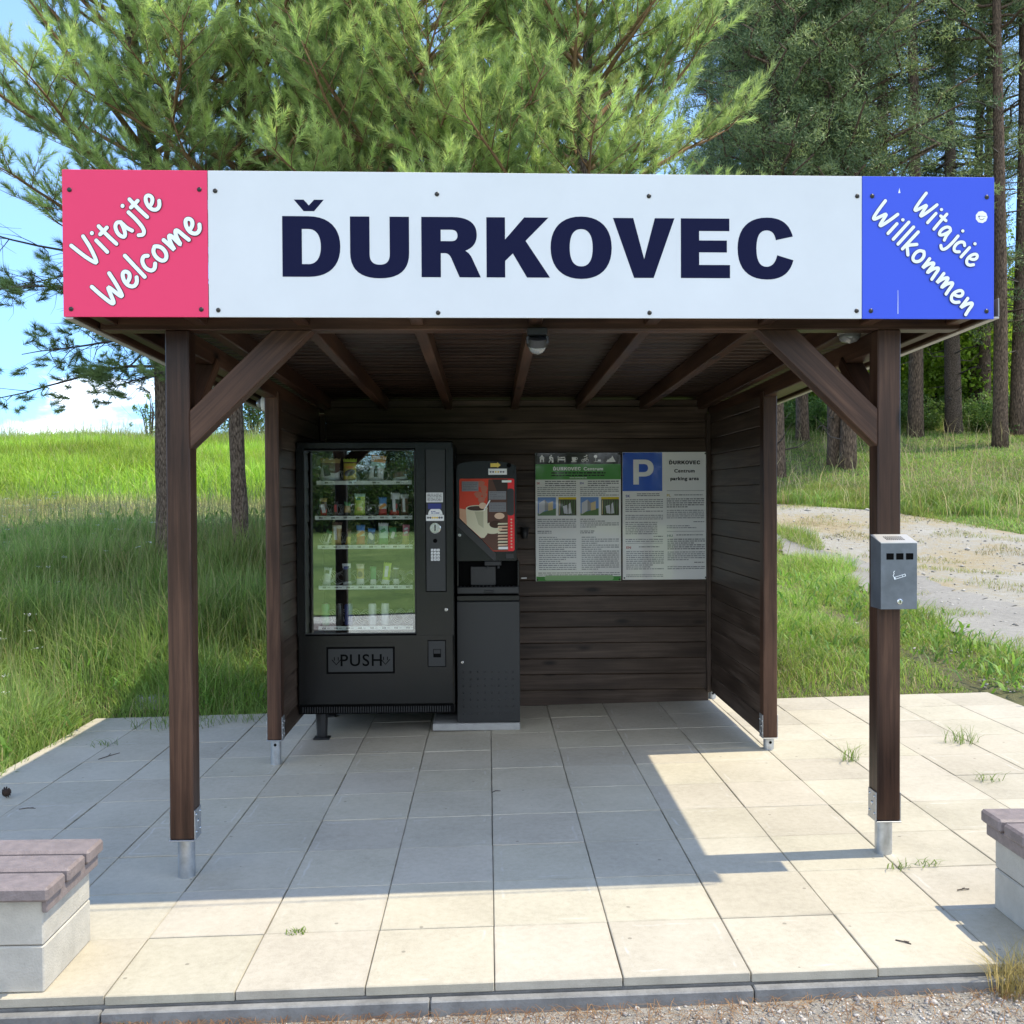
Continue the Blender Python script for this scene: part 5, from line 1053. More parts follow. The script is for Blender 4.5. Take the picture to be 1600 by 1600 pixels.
# ------------------------------------------------------------------ benches
def bench(xe, s, y0, y1, lab):
    """xe = end of the planks, s = direction in which the bench runs"""
    t = thing('bench', lab, 'bench', (xe + s * 0.75, (y0 + y1) / 2, fl(xe, 0)), 'low plank benches on concrete blocks'); z0 = fl(xe, 0); zt = z0 + 0.345
    L = 1.6
    for bx in (0.035, 1.15):
        xa_ = xe + s * bx; xb_ = xa_ + s * 0.40; x_0, x_1 = min(xa_, xb_), max(xa_, xb_); bl = MB()
        bl.box((x_0, y0 + 0.02, z0 + 0.001), (x_1, y1 - 0.005, z0 + 0.145), 'concrete', 0.004); bl.box((x_0 + .001, y0 + 0.021, z0 + 0.148), (x_1 - .001, y1 - 0.006, z0 + 0.292), 'concrete', 0.004); part(bl, 'concrete_block', t)
    xr = xe + s * 0.014; part(MB().box((min(xr, xr + s * 0.02), y0 + 0.005, zt - 0.09), (max(xr, xr + s * 0.02), y1 + 0.015, zt - 0.0465), 'bench', 0.004), 'crosspiece', t)
    for bx in (0.45, 1.12):
        xr = xe + s * bx; part(MB().box((min(xr, xr + s * 0.02), y0 + 0.005, zt - 0.09), (max(xr, xr + s * 0.02), y1 + 0.015, zt - 0.0465), 'bench', 0.004), 'crosspiece', t)
    w = (y1 - y0 + 0.055 - 0.052) / 3
    for i in range(3):
        ya = y0 - 0.025 + i * (w + 0.026); xs = sorted((xe, xe + s * L)); part(MB().box((xs[0], ya, zt - 0.046), (xs[1], ya + w, zt), 'bench', 0.008), 'plank', t)
    return t
bench(-1.362, -1, -0.385, 0.0, 'low bench of brown planks on pale concrete blocks left of the shelter')
bench(1.745, 1, -0.38, 0.012, 'low plank bench right of the shelter, cut off by the frame')
# ------------------------------------------------------------------ grass
rg = np.random.default_rng(11)
CAMP = np.array([-0.0139, -3.4335, 1.5065])
def in_view(x, y, margin=0.06, near=True):
    d = (y - CAMP[1]); a = (x - CAMP[0]) / np.maximum(d, 0.1) - 0.0246
    return (d > 0.5) & (np.abs(a) < 0.519 + margin)
def blades(name, P, h, w, lean, base, tip, kind_cols=None, seg=2, parent=None, m='grass', stuff=True):
    """P (N,3) roots; one tapering bent blade each; colours per blade"""
    n = len(P); az = rg.uniform(0, 2 * np.pi, n); la = az + rg.normal(0, 0.6, n)
    side = np.stack([np.cos(az + np.pi / 2), np.sin(az + np.pi / 2), np.zeros(n)], 1); ld = np.stack([np.cos(la), np.sin(la), np.zeros(n)], 1)
    up = np.array([0, 0, 1.0])
    h = np.broadcast_to(h, n)[:, None]; w = np.broadcast_to(w, n)[:, None]; lean = np.broadcast_to(lean, n)[:, None]
    def pt(t): return P + up * h * (t - 0.35 * lean * t ** 2.5) + ld * h * lean * t ** 2
    v = [pt(0.0) - side * w / 2, pt(0.0) + side * w / 2, pt(0.5) - side * w * 0.42, pt(0.5) + side * w * 0.42, pt(0.82) - side * w * 0.22, pt(0.82) + side * w * 0.22, pt(1.0)]
    V = np.stack(v, 1).reshape(-1, 3); o = (np.arange(n) * 7)[:, None]
    T = np.concatenate([o + np.array([[0, 1, 3]]), o + np.array([[0, 3, 2]]), o + np.array([[2, 3, 5]]), o + np.array([[2, 5, 4]]), o + np.array([[4, 5, 6]])], 0)
    if n > 3000:                      # broad patches: lusher and drier stretches of meadow
        f = clump(P[:, 0] * 0.45 + 3, P[:, 1] * 0.45, 1.0) + 0.5 * clump(P[:, 0] * 1.7, P[:, 1] * 1.7, 1.0); base = base * (0.62 + 0.5 * f)[:, None] * np.stack([1.1 - 0.12 * f, np.ones(n), np.ones(n)], 1)
    Cc = np.repeat(base, 7, axis=0)
    ob = np_mesh(name, V, T, [m], Cc, parent)
    if stuff: ob['kind'] = 'stuff'
    return ob
def mixcol(n, a, b, straw=None, ps=0.0, jit=0.12):
    t = rg.random(n)[:, None]; c = np.array(a) * (1 - t) + np.array(b) * t; c = c * (1 + rg.normal(0, jit, (n, 1)))
    if straw is not None: k = rg.random(n) < ps; c[k] = np.array(straw) * (1 + rg.normal(0, 0.15, (k.sum(), 1)))
    return np.clip(c, 0.005, 0.9)
def clump(x, y, s=1.0):
    return 0.5 + 0.25 * np.sin(1.7 * x * s + 0.8 * np.sin(2.3 * y * s)) + 0.25 * np.sin(2.1 * y * s + 1.1 * np.sin(1.9 * x * s + 1))
def on_paving(x, y):
    jag = 0.04 * np.sin(9 * y) + 0.03 * np.sin(23 * y + 1)
    return (x > -2.80 + jag + 0.02) & (x < 3.60) & (y > -0.45) & (y < 3.60 + 0.03 * np.sin(8 * x) - 0.0 * x)
def on_road(x, y):
    l = np.interp(y, [4.2, 5.7, 6.5, 8.3, 10.7, 12.2, 13.6], [4.7, 4.45, 4.35, 4.55, 4.75, 4.5, 3.8]); r = np.interp(y, [5, 7, 8, 10.2, 12, 13.4, 15.4, 17, 18.2], [14, 13.2, 12.8, 12.0, 10.6, 9.4, 7.8, 6.0, 4.0])
    jag = 0.16 * np.sin(2.1 * y) + 0.1 * np.sin(5.3 * y)
    island = (np.hypot((x - 5.2) / 0.28, (y - 13.0) / 1.0) < 1)
    return (x > l + jag) & (x < r + jag) & (y > 4.0) & (y < 18.0) & ~island
def scatter(n, xr, yr, keep):
    x = rg.uniform(*xr, n); y = rg.uniform(*yr, n); k = keep(x, y) & in_view(x, y); x, y = x[k], y[k]; return x, y, gz(x, y)
G1, G2, ST = (0.13, 0.21, 0.045), (0.26, 0.36, 0.095), (0.36, 0.31, 0.15)
# long meadow grass on the bank left of and behind the paving
x, y, z = scatter(330000, (-8.5, 0.5), (-0.5, 8.6), lambda x, y: ~on_paving(x, y) & ~((x > -1.3) & (x < 1.8) & (y < 4.2)) & (y + 3.43 < 12.0) & (x < -2.74 + 2.2 * (y > 3.5)) & ((y > -0.3)))
k = rg.random(len(x)) < 0.45 + 0.55 * clump(x, y, 1.4); x, y, z = x[k], y[k], z[k]; n = len(x)
edge = np.clip(np.minimum(np.abs(x + 2.8), 5) * 1.8 + 0.42, 0, 1); top = np.clip((12.2 - (y + 3.43)) / 1.5, 0.3, 1)
edge2 = np.where((y > 3.4) & (x > -2.8), np.clip((y - 3.55) * 1.6 + 0.36, 0.3, 1), edge)
hh = (0.20 + 0.32 * clump(x + 3, y, 2.0)) * rg.uniform(0.55, 1.45, n) * edge2 * top
blades('tall_grass', np.c_[x, y, z - 0.02], hh, rg.uniform(0.004, 0.0095, n), rg.uniform(0.15, 0.95, n), mixcol(n, G1, G2, ST, 0.07), None)
# seed stalks standing above it
x, y, z = scatter(9000, (-8.5, -0.8), (0.5, 9.3), lambda x, y: ~on_paving(x, y) & (x < -2.9 + 2.2 * (y > 3.9)) & ~((x > -1.3) & (y < 4.2))); n = len(x)
blades('grass_stalks', np.c_[x, y, z], rg.uniform(0.5, 0.85, n), rg.uniform(0.003, 0.006, n), rg.uniform(0.05, 0.5, n), mixcol(n, (0.16, 0.22, 0.06), (0.32, 0.30, 0.13)), None)
# mown strip and the meadow on the hill
x, y, z = scatter(420000, (-24, 1.0), (8.0, 29.5), lambda x, y: (x < -0.42 * (y + 3.43) * 0.30 - 1.0) & (y + 3.43 < 32))
d = y + 3.43; k = rg.random(len(x)) < np.where(d < 16.3, 0.9, 1.0) * (0.4 + 0.6 * clump(x, y, 0.8)); x, y, z, d = x[k], y[k], z[k], d[k]; n = len(x)
tall = np.clip((d - 15.8) / 2.0, 0, 1)
blades('hill_grass', np.c_[x, y, z - 0.02], (0.07 + 0.38 * tall) * rg.uniform(0.6, 1.5, n), 0.012 + 0.011 * tall, rg.uniform(0.1, 0.8, n), np.where((tall > 0.3)[:, None], mixcol(n, (0.20, 0.33, 0.035), (0.34, 0.48, 0.075), (0.38, 0.38, 0.13), 0.06), mixcol(n, (0.36, 0.40, 0.11), (0.48, 0.47, 0.20), ST, 0.2)), None)
x, y, z = scatter(5000, (-22, -3), (22.0, 29.5), lambda x, y: x < -4); n = len(x)
blades('hill_stalks', np.c_[x, y, z], rg.uniform(0.55, 1.15, n), 0.012, rg.uniform(0.05, 0.4, n), mixcol(n, (0.25, 0.30, 0.10), (0.42, 0.40, 0.22)), None)
# verge on the right
x, y, z = scatter(420000, (1.4, 8.5), (3.0, 18.5), lambda x, y: ~on_paving(x, y) & ~on_road(x, y) & (x > 1.75 - 0.0 * y))
k = rg.random(len(x)) < (0.28 + 0.72 * clump(x, y, 1.1)) * np.where((x > 3.6) & (y < 6.5) & (clump(x, y, 2.3) < 0.42), 0.55, 1); x, y, z = x[k], y[k], z[k]; n = len(x)
near = np.clip(((y - 3.5) * 1.0), 0.18, 1) * np.where(x > 3.55, np.clip((x - 3.5) * 1.5, 0.25, 1), 1)
blades('verge_grass', np.c_[x, y, z - 0.015], (0.07 + 0.20 * clump(x + 5, y + 2, 1.6)) * rg.uniform(0.5, 1.5, n) * near, rg.uniform(0.004, 0.010, n), rg.uniform(0.2, 1.0, n), mixcol(n, (0.15, 0.25, 0.045), (0.30, 0.40, 0.09), ST, 0.16), None)
x, y, z = scatter(260000, (5.0, 22), (12.5, 31), lambda x, y: ~on_road(x, y) & (x > 0.2 * (y + 3.43))); d = y + 3.43
k = rg.random(len(x)) < 0.5 + 0.5 * clump(x, y, 0.9); x, y, z, d = x[k], y[k], z[k], d[k]; n = len(x); wild = np.clip((d - 28) / 2.5, 0, 1) + 0.8 * (np.abs(d - 18.8 - 0.1 * x) < 1.1) * (clump(x, y, 2) > 0.45)
blades('lawn_grass', np.c_[x, y, z - 0.02], (0.10 + 0.35 * np.clip(wild, 0, 1)) * rg.uniform(0.6, 1.4, n), 0.016, rg.uniform(0.2, 0.9, n), mixcol(n, (0.13, 0.23, 0.045), (0.24, 0.34, 0.085), ST, 0.12), None)
x, y, z = scatter(1300, (3.0, 14), (10.0, 24), lambda x, y: ~on_road(x, y)); n = len(x)
blades('lawn_stalks', np.c_[x, y, z], rg.uniform(0.35, 0.9, n), 0.011, rg.uniform(0.15, 0.7, n), mixcol(n, (0.35, 0.33, 0.15), (0.5, 0.43, 0.24)), None)
# broad-leaved weeds and a few white umbels among the grass
x, y, z = scatter(26000, (-8.0, 8.0), (0.0, 9.0), lambda x, y: ~on_paving(x, y) & ~on_road(x, y) & ~((x > -1.3) & (x < 3.4) & (y < 4.2)) & (clump(x + 7, y, 3.1) > 0.45)); n = len(x)
blades('weed_leaves', np.c_[x, y, z + rg.uniform(0, 0.18, n)], rg.uniform(0.06, 0.16, n), rg.uniform(0.012, 0.030, n), rg.uniform(0.5, 1.6, n), mixcol(n, (0.09, 0.19, 0.03), (0.20, 0.32, 0.06)), None)
x, y, z = scatter(700, (-8.0, -2.9), (0.5, 8.6), lambda x, y: clump(x + 1, y, 2.2) > 0.62); n = len(x); cz = z + rg.uniform(0.25, 0.5, n)
m_ = 9; ox = rg.normal(0, 0.018, (n, m_)); oy = rg.normal(0, 0.018, (n, m_)); P = np.stack([(x[:, None] + ox), (y[:, None] + oy), cz[:, None] + rg.normal(0, 0.004, (n, m_))], -1).reshape(-1, 3)
o = blades('white_flowers', P, 0.008, 0.010, 1.5, np.clip(np.full((n * m_, 3), 0.62) + rg.normal(0, .05, (n * m_, 1)), 0, .8), None)
# single weeds and tufts in the joints of the paving: each a thing
def tuft(name, label, x, y, n, h, spread, cols, lean=(0.3, 1.0), w=(0.0025, 0.005), group=None, cat='weed'):
    a = rg.uniform(0, 6.28, n); r = spread * np.sqrt(rg.random(n)); z = fl(x, y) if on_paving(np.array([x]), np.array([y]))[0] else float(gz(x, y))
    P = np.c_[r * np.cos(a), r * np.sin(a) * 0.6, np.zeros(n)]
    o = blades(name, P, rg.uniform(0.5, 1.2, n) * h, rg.uniform(*w, n), rg.uniform(*lean, n), mixcol(n, *cols), None, stuff=False); o.location = (x, y, z); return tag(o, label, cat, group)
GC = ((0.09, 0.16, 0.03), (0.20, 0.28, 0.06))
tuft('weed', 'largest grassy weed in a paving joint beyond the right front post', 2.74, 2.23, 46, 0.13, 0.10, GC)
tuft('weed', 'leafy weed in the paving just behind the right front post', 1.98, 1.93, 30, 0.13, 0.05, GC); tuft('weed', 'flat small weed in a joint above the right bench', 2.52, 1.49, 24, 0.07, 0.08, GC, (0.8, 1.4))
tuft('weed', 'little weed at the joint crossing in front of the right front post', 1.60, 0.385, 22, 0.05, 0.05, GC); tuft('weed', 'tiny weed in the joint touching the left side of the right bench', 1.72, 0.412, 20, 0.045, 0.06, GC, (0.8, 1.4))
tuft('weed', 'tiny weed in the front joint of the sunlit paving', -0.687, 0.0, 40, 0.018, 0.045, GC, (0.5, 1.2), (0.003, 0.006)); tuft('weed', 'small weed on the shaded paving near the left grass edge', -2.43, 2.79, 30, 0.06, 0.10, GC, (0.8, 1.4))
tuft('weed', 'ragged grass tuft lying over the rear left corner of the paving', -2.12, 3.30, 150, 0.12, 0.32, GC, (0.7, 1.4)); tuft('weed', 'ragged grass tuft behind the left front post at the rear paving edge', -1.62, 3.44, 120, 0.10, 0.28, GC, (0.7, 1.4))
tuft('weed', 'low grass growing along the kerb under the left bench, leftmost of three', -1.50, -0.47, 40, 0.06, 0.06, GC); tuft('weed', 'low grass growing at the kerb, second from the left', -1.27, -0.475, 26, 0.05, 0.04, GC); tuft('weed', 'low grass growing at the kerb, third from the left', -1.14, -0.48, 26, 0.05, 0.03, GC)
tuft('dry_grass_tuft', 'dry straw coloured grass tuft with seed heads at the right front kerb corner', 1.63, -0.452, 330, 0.17, 0.10, ((0.25, 0.22, 0.08), (0.45, 0.37, 0.17)), (0.1, 0.9), (0.0018, 0.0035), cat='grass tuft')
for px_q, (x, y, h_) in enumerate(((4.95, 6.75, 0.10), (5.72, 8.9, 0.09))): tuft('grass_tuft', ('round green grass tuft growing through the grey asphalt path' if px_q == 0 else 'small green grass tuft farther along the asphalt path'), x, y, 160 if px_q == 0 else 60, h_, 0.28 - 0.1 * px_q, ((0.14, 0.26, 0.03), (0.24, 0.36, 0.05)), cat='grass tuft')

# ------------------------------------------------------------------ gravel stones and dry needles before the kerb
n = 9000; x = rg.uniform(-2.0, 2.0, n); y = -0.44 - rg.random(n) ** 1.3 * 0.5; k = rg.random(n) < np.clip(0.35 + (x + 1.2) * 0.35, 0.12, 1) * np.clip(0.25 + (-0.44 - y) * 6, 0, 1); x, y = x[k], y[k]; n = len(x)
octa = np.array([[1, 0, 0], [-1, 0, 0], [0, 1, 0], [0, -1, 0], [0, 0, 1], [0, 0, -1]], float); of = np.array([[0, 2, 4], [2, 1, 4], [1, 3, 4], [3, 0, 4], [2, 0, 5], [1, 2, 5], [3, 1, 5], [0, 3, 5]])
s = rg.lognormal(-5.25, 0.4, n); V = octa[None] * (s[:, None, None] * rg.uniform(0.55, 1.3, (n, 6, 1))); a = rg.uniform(0, 6.28, n); c_, s_ = np.cos(a), np.sin(a)
V = np.stack([V[..., 0] * c_[:, None] - V[..., 1] * s_[:, None], V[..., 0] * s_[:, None] + V[..., 1] * c_[:, None], V[..., 2] * 0.7], -1) + np.stack([x, y, gz(x, y) + 0.012 + s * 0.25], 1)[:, None]
st_m = leaf_mat('pale gravel stones', 0.0, 0.9)
gs = np_mesh('gravel_stones', V.reshape(-1, 3), (np.arange(n)[:, None, None] * 6 + of[None]).reshape(-1, 3), [st_m], np.repeat(np.array([[0.42, 0.40, 0.37]]) * rg.uniform(0.5, 1.35, (n, 1)), 6, 0)); gs['kind'] = 'stuff'
n = 4200; x = -1.7 + 3.3 * rg.random(n) ** 2.6; y = -0.45 - rg.random(n) ** 1.6 * 0.28
o = blades('needle_litter', np.c_[x, y, gz(x, y) + 0.014], 0.045, 0.0022, rg.uniform(1.2, 2.6, n), mixcol(n, (0.22, 0.11, 0.045), (0.42, 0.27, 0.13)), None)
# loose stones and thin grass on the track
n = 14000; x = rg.uniform(3.6, 13, n); y = rg.uniform(2.4, 17.5, n); k = (on_road(x, y) & (rg.random(n) < 0.32) | ((x > 3.65) & (x < 5.0) & (y > 2.4) & (y < 6.8) & (clump(x, y, 2.3) < 0.5))) & in_view(x, y); x, y = x[k], y[k]; n = len(x); s = rg.lognormal(-4.5, 0.5, n)
V = octa[None] * (s[:, None, None] * rg.uniform(0.5, 1.4, (n, 6, 1))); V[..., 2] *= 0.6; V = V + np.stack([x, y, gz(x, y) + 0.03], 1)[:, None]
gs = np_mesh('track_stones', V.reshape(-1, 3), (np.arange(n)[:, None, None] * 6 + of[None]).reshape(-1, 3), [st_m], np.repeat(np.array([[0.36, 0.34, 0.31]]) * rg.uniform(0.55, 1.3, (n, 1)), 6, 0)); gs['kind'] = 'stuff'
x, y, z = scatter(60000, (3.8, 13), (3.8, 18), lambda x, y: on_road(x, y) & (clump(x, y, 1.9) + 0.25 * clump(x, y, 6.0) > 0.80)); n = len(x)
blades('track_grass', np.c_[x, y, z + 0.02], rg.uniform(0.03, 0.09, n), 0.007, rg.uniform(0.3, 1.2, n), mixcol(n, (0.16, 0.23, 0.05), (0.36, 0.33, 0.15), ST, 0.3), None)
# cone, twigs, pebbles on the paving
pc = MB(); pc.lathe([(0.004, 0), (0.017, 0.008), (0.021, 0.018), (0.015, 0.032), (0.003, 0.042)], 'cone', 14, Matrix.Rotation(R(70), 4, 'Y') @ Matrix.Translation((-0.012, 0, -0.02)))
for i in range(46):
    a = i * 2.4; t_ = i / 46; r = 0.021 * math.sin(math.pi * (0.15 + 0.8 * t_)); zz = 0.040 * t_; p = Matrix.Rotation(R(70), 4, 'Y') @ Matrix.Translation((-0.012, 0, -0.02)); b0 = Vector((r * .7 * math.cos(a), r * .7 * math.sin(a), zz)); tp = Vector((1.45 * r * math.cos(a), 1.45 * r * math.sin(a), zz + .006)); sd = Vector((-math.sin(a), math.cos(a), 0)) * .006
    pc.add([b0 - sd, b0 + sd, tp + sd * .7, tp - sd * .7], [[0, 1, 2, 3]], 'cone', None, (1, 1, 1), p)
o = pc.build('pine_cone'); o.location = (-2.52, 1.73, fl(-2.52, 0) + 0.018); tag(o, 'small dark pine cone lying on the shaded paving by the left grass', 'pine cone')
for i, (x, y, a, L, lab) in enumerate(((-2.33, 2.45, 1.1, 0.16, 'thin forked twig on the shaded paving behind the left bench'), (-2.36, 1.52, 0.1, 0.08, 'short dark twig on the paving near the pine cone'), (1.72, 0.16, 0.2, 0.05, 'tiny twig on the sunlit paving left of the right bench'), (0.0, 1.55, 0.5, 0.05, 'tiny dark twig on the shaded paving in the middle'), (1.33, -0.22, -0.7, 0.05, 'tiny dry twig on the sunlit slab near the right front edge'))):
    m_ = MB(); m_.tube([(0, 0, 0.003), (L * .5, 0.01 * (i % 2), 0.005), (L, 0.0, 0.003)], 0.0022, 'deadtwig', 5); m_.tube([(L * .5, 0.005, 0.005), (L * .8, L * .25, 0.003)], 0.0016, 'deadtwig', 5)
    o = m_.build('twig'); o.location = (x, y, fl(x, y)); o.rotation_euler = (0, 0, a); tag(o, lab, 'twig')

# ------------------------------------------------------------------ pines
def tree_tubes(mb, pts, r0, r1, m, n=7):
    k = len(pts); mb.tube(pts, [r0 + (r1 - r0) * i / (k - 1) for i in range(k)], m, n, True)
def needles(P, D, L, n_per, nl, nw, rng, col):
    """bottle brushes of thin needles: P roots, D directions, L lengths of the shoots"""
    N = len(P); t = rng.random((N, n_per)) ** 0.8; ph = rng.uniform(0, 2 * np.pi, (N, n_per)); al = np.radians(rng.uniform(28, 72, (N, n_per))) * (1.05 - 0.55 * t)
    A = np.cross(D, np.array([0.31, 0.77, 0.55])); A /= np.linalg.norm(A, axis=1, keepdims=True) + 1e-9; B = np.cross(D, A)
    rad = A[:, None] * np.cos(ph)[..., None] + B[:, None] * np.sin(ph)[..., None]
    nd = D[:, None] * np.cos(al)[..., None] + rad * np.sin(al)[..., None]; nd[..., 2] += 0.06
    base = P[:, None] + D[:, None] * (t * L[:, None])[..., None]; ln = nl * rng.uniform(0.7, 1.15, (N, n_per))
    tip = base + nd * ln[..., None]; sd = np.cross(nd, rng.normal(size=(N, n_per, 3))); sd /= np.linalg.norm(sd, axis=-1, keepdims=True) + 1e-9
    V = np.stack([base - sd * nw / 2, base + sd * nw / 2, tip], 2).reshape(-1, 3); F = np.arange(len(V)).reshape(-1, 3)
    return V, F, np.repeat(np.repeat(col, n_per, 0), 3, 0)
def pine(name, label, seed, loc, h, crown0, spread, r_base, lean=(0, 0), group=None, whorl=0.34, bare_below=True, dens=1.0, nper=92, dead=8, hue=0):
    rn = random.Random(seed); rng = np.random.default_rng(seed); t = thing(name, label, 'tree', loc, group)
    tr = MB(); lim = MB(); dd = MB(); sp = []; sd_ = []; sl_ = []; sc_ = []
    def axis_pt(z): k = z / h; return Vector((lean[0] * z + 0.06 * math.sin(2.2 * k * 3 + seed), lean[1] * z + 0.05 * math.sin(1.7 * k * 3), z))
    pts = [axis_pt(h * i / 22) for i in range(23)]; pts[0].z = -0.25
    O = ORG[t]
    tr.tube([p + O for p in pts], [r_base * (1.15 if i == 0 else 1) * (1 - i / 23 * 0.9) * (1 + 0.05 * math.sin(i * 2.7 + seed)) for i in range(23)], 'bark', 14)
    def grow(p, d, L, up, n, wob):
        out = [p]; d = d.normalized()
        for i in range(n): d = (d + Vector((rn.gauss(0, wob), rn.gauss(0, wob), up + rn.gauss(0, wob * .6)))).normalized(); out.append(out[-1] + d * (L / n))
        return out
    def shoot(p, d, L, fresh):
        sp.append(p); sd_.append(d); sl_.append(L)
        g_ = np.array((0.088, 0.145, 0.050)) * (1 - fresh) + np.array((0.45, 0.56, 0.20)) * fresh; sc_.append(g_ * rn.uniform(0.75, 1.25))
    z = crown0
    while z < h - 0.15:
        k = (z - crown0) / (h - crown0); Lm = spread * (1.0 - 0.80 * k ** 1.3) * (0.75 + 0.25 * min(1, k * 5)); nb = rn.choice((4, 5, 5))
        a0 = rn.uniform(0, 6.28)
        for b_ in range(nb):
            az = a0 + b_ * 6.283 / nb + rn.gauss(0, 0.25); L = Lm * rn.uniform(0.65, 1.15); el = math.radians(rn.uniform(2, 22) + 32 * k)
            br = grow(axis_pt(z + rn.uniform(-.08, .08)), Vector((math.cos(az) * math.cos(el), math.sin(az) * math.cos(el), math.sin(el))), L, 0.045, 8, 0.09)
            tree_tubes(lim, [p + O for p in br], 0.012 + 0.012 * L, 0.004, 'twig', 6)
            ns = max(6, int(L / 0.13 * dens))
            for s_ in range(ns):
                f = 0.22 + 0.78 * (s_ + rn.random() * .6) / ns; i = min(7, int(f * 8)); p = br[i].lerp(br[i + 1], f * 8 - i); dm = (br[i + 1] - br[i]).normalized()
                sdv = dm.cross(Vector((0, 0, 1))).normalized() * (1 if s_ % 2 else -1); dv = (dm * 0.8 + sdv * rn.uniform(0.55, 1.0) + Vector((0, 0, rn.uniform(-0.1, 0.45)))).normalized()
                l2 = min(L * 0.5, (0.22 + 0.42 * L * (1.05 - f))) * rn.uniform(0.7, 1.2); tw = grow(p, dv, l2, 0.09, 4, 0.12); tree_tubes(lim, [q + O for q in tw], 0.006, 0.0025, 'twig', 4)
                nt = max(3, int(l2 / 0.10 * dens))
                for q in range(nt):
                    f2 = 0.2 + 0.8 * (q + rn.random() * .5) / nt; i2 = min(3, int(f2 * 4)); pp = tw[i2].lerp(tw[i2 + 1], f2 * 4 - i2); d2 = (tw[i2 + 1] - tw[i2]).normalized()
                    s2 = d2.cross(Vector((0, 0, 1))).normalized() * (1 if q % 2 else -1); d3 = (d2 * rn.uniform(.5, 1) + s2 * rn.uniform(0.2, 0.9) + Vector((0, 0, rn.uniform(-0.1, 0.9)))).normalized()
                    shoot(pp, d3, rn.uniform(0.10, 0.22), max(0, min(1, rn.gauss(0.36 + 0.38 * f, 0.34))))
                shoot(tw[-1], (tw[-1] - tw[-2]).normalized(), rn.uniform(0.18, 0.30), 0.9)
            shoot(br[-1], (br[-1] - br[-2]).normalized() + Vector((0, 0, 0.5)), rn.uniform(0.18, 0.3), 0.95)
        z += whorl * rn.uniform(0.8, 1.2)
    for i in range(dead):                                      # bare dead limbs under the crown
        z = crown0 - rn.uniform(0.0, 1.0) * min(1.4, crown0 * 0.45); az = rn.uniform(0, 6.28) if i % 2 else math.pi + rn.uniform(-1.0, 0.9); L = spread * rn.uniform(0.5, 1.05)
        br = grow(axis_pt(z), Vector((math.cos(az), math.sin(az), rn.uniform(-0.1, 0.12))), L, -0.03, 9, 0.10); tree_tubes(dd, [p + O for p in br], 0.018, 0.004, 'deadtwig', 5)
        for s_ in range(16):
            f = rn.uniform(0.2, 1); k = min(8, int(f * 9)); tw = grow(br[k].lerp(br[k + 1], f * 9 - k), Vector((math.cos(az + rn.choice((-1, 1)) * rn.uniform(.5, 1.2)), math.sin(az + rn.choice((-1, 1)) * rn.uniform(.5, 1.2)), rn.uniform(-0.5, 0.3))), rn.uniform(0.25, 0.75), -0.04, 5, 0.18); tree_tubes(dd, [p + O for p in tw], 0.005, 0.0015, 'deadtwig', 4)
            tw2 = grow(tw[2], Vector((rn.gauss(0, 1), rn.gauss(0, 1), rn.gauss(-.2, .6))), 0.3, -0.03, 3, 0.2); tree_tubes(dd, [p + O for p in tw2], 0.003, 0.001, 'deadtwig', 3)
            if rn.random() < 0.55:
                for _ in range(3): shoot(tw[-1] + Vector((rn.gauss(0, .06), rn.gauss(0, .06), rn.gauss(0, .05))), (tw[-1] - tw[-2] + Vector((rn.gauss(0, .1), rn.gauss(0, .1), .05))).normalized(), 0.12, 0.15)
    part(tr, 'trunk', t, smooth=True); part(lim, 'limbs', t, smooth=True); 
    if dead: part(dd, 'dead_limbs', t, smooth=True)
    P = np.array([tuple(p) for p in sp]); D = np.array([tuple(d.normalized()) for d in sd_]); V, F, cc = needles(P, D, np.array(sl_), nper, 0.088, 0.0052, rng, np.array(sc_))
    np_mesh('crown', V, F, ['needle'], cc, t); return t
def gl_(x, y): return (x, y, float(gz(x, y)))
t_left = pine('pine_tree', 'young pine with a thick leaning trunk behind the left front post', 5, gl_(-3.22, 6.9), 7.6, 3.2, 2.4, 0.165, (-0.075, 0.0), dens=0.85, dead=12)
pine('pine_tree', 'young pine with a slender trunk seen between the left front and left rear posts', 9, gl_(-2.56, 6.75), 7.6, 3.4, 2.1, 0.088, (0.012, -0.02), dens=0.95, dead=6)
t_mid = pine('pine_tree', 'young pine with a dense bright crown above the middle of the white sign', 21, gl_(-0.75, 6.2), 7.3, 2.2, 2.4, 0.12, (0.0, 0.0), dens=1.0, dead=0)
t_right = pine('pine_tree', 'young pine with ochre limbs above the right half of the white sign', 33, gl_(0.95, 6.0), 7.2, 2.1, 2.15, 0.12, (0.0, 0.0), dens=1.0, dead=0)
for src, x, y, a, s_, lab in ((t_mid, 0.25, 8.3, 2.1, 1.0, 'young pine filling the gap behind the two bright crowns over the white sign'), (t_right, -1.75, 8.6, 1.2, 1.0, 'young pine standing behind the slender trunk, its crown over the letter D')):
    c = copy_tree(src); c.location = (x, y, float(gz(x, y)) - 0.1); c.rotation_euler = (0, 0, a); c.scale = (s_, s_, s_); c['label'] = lab
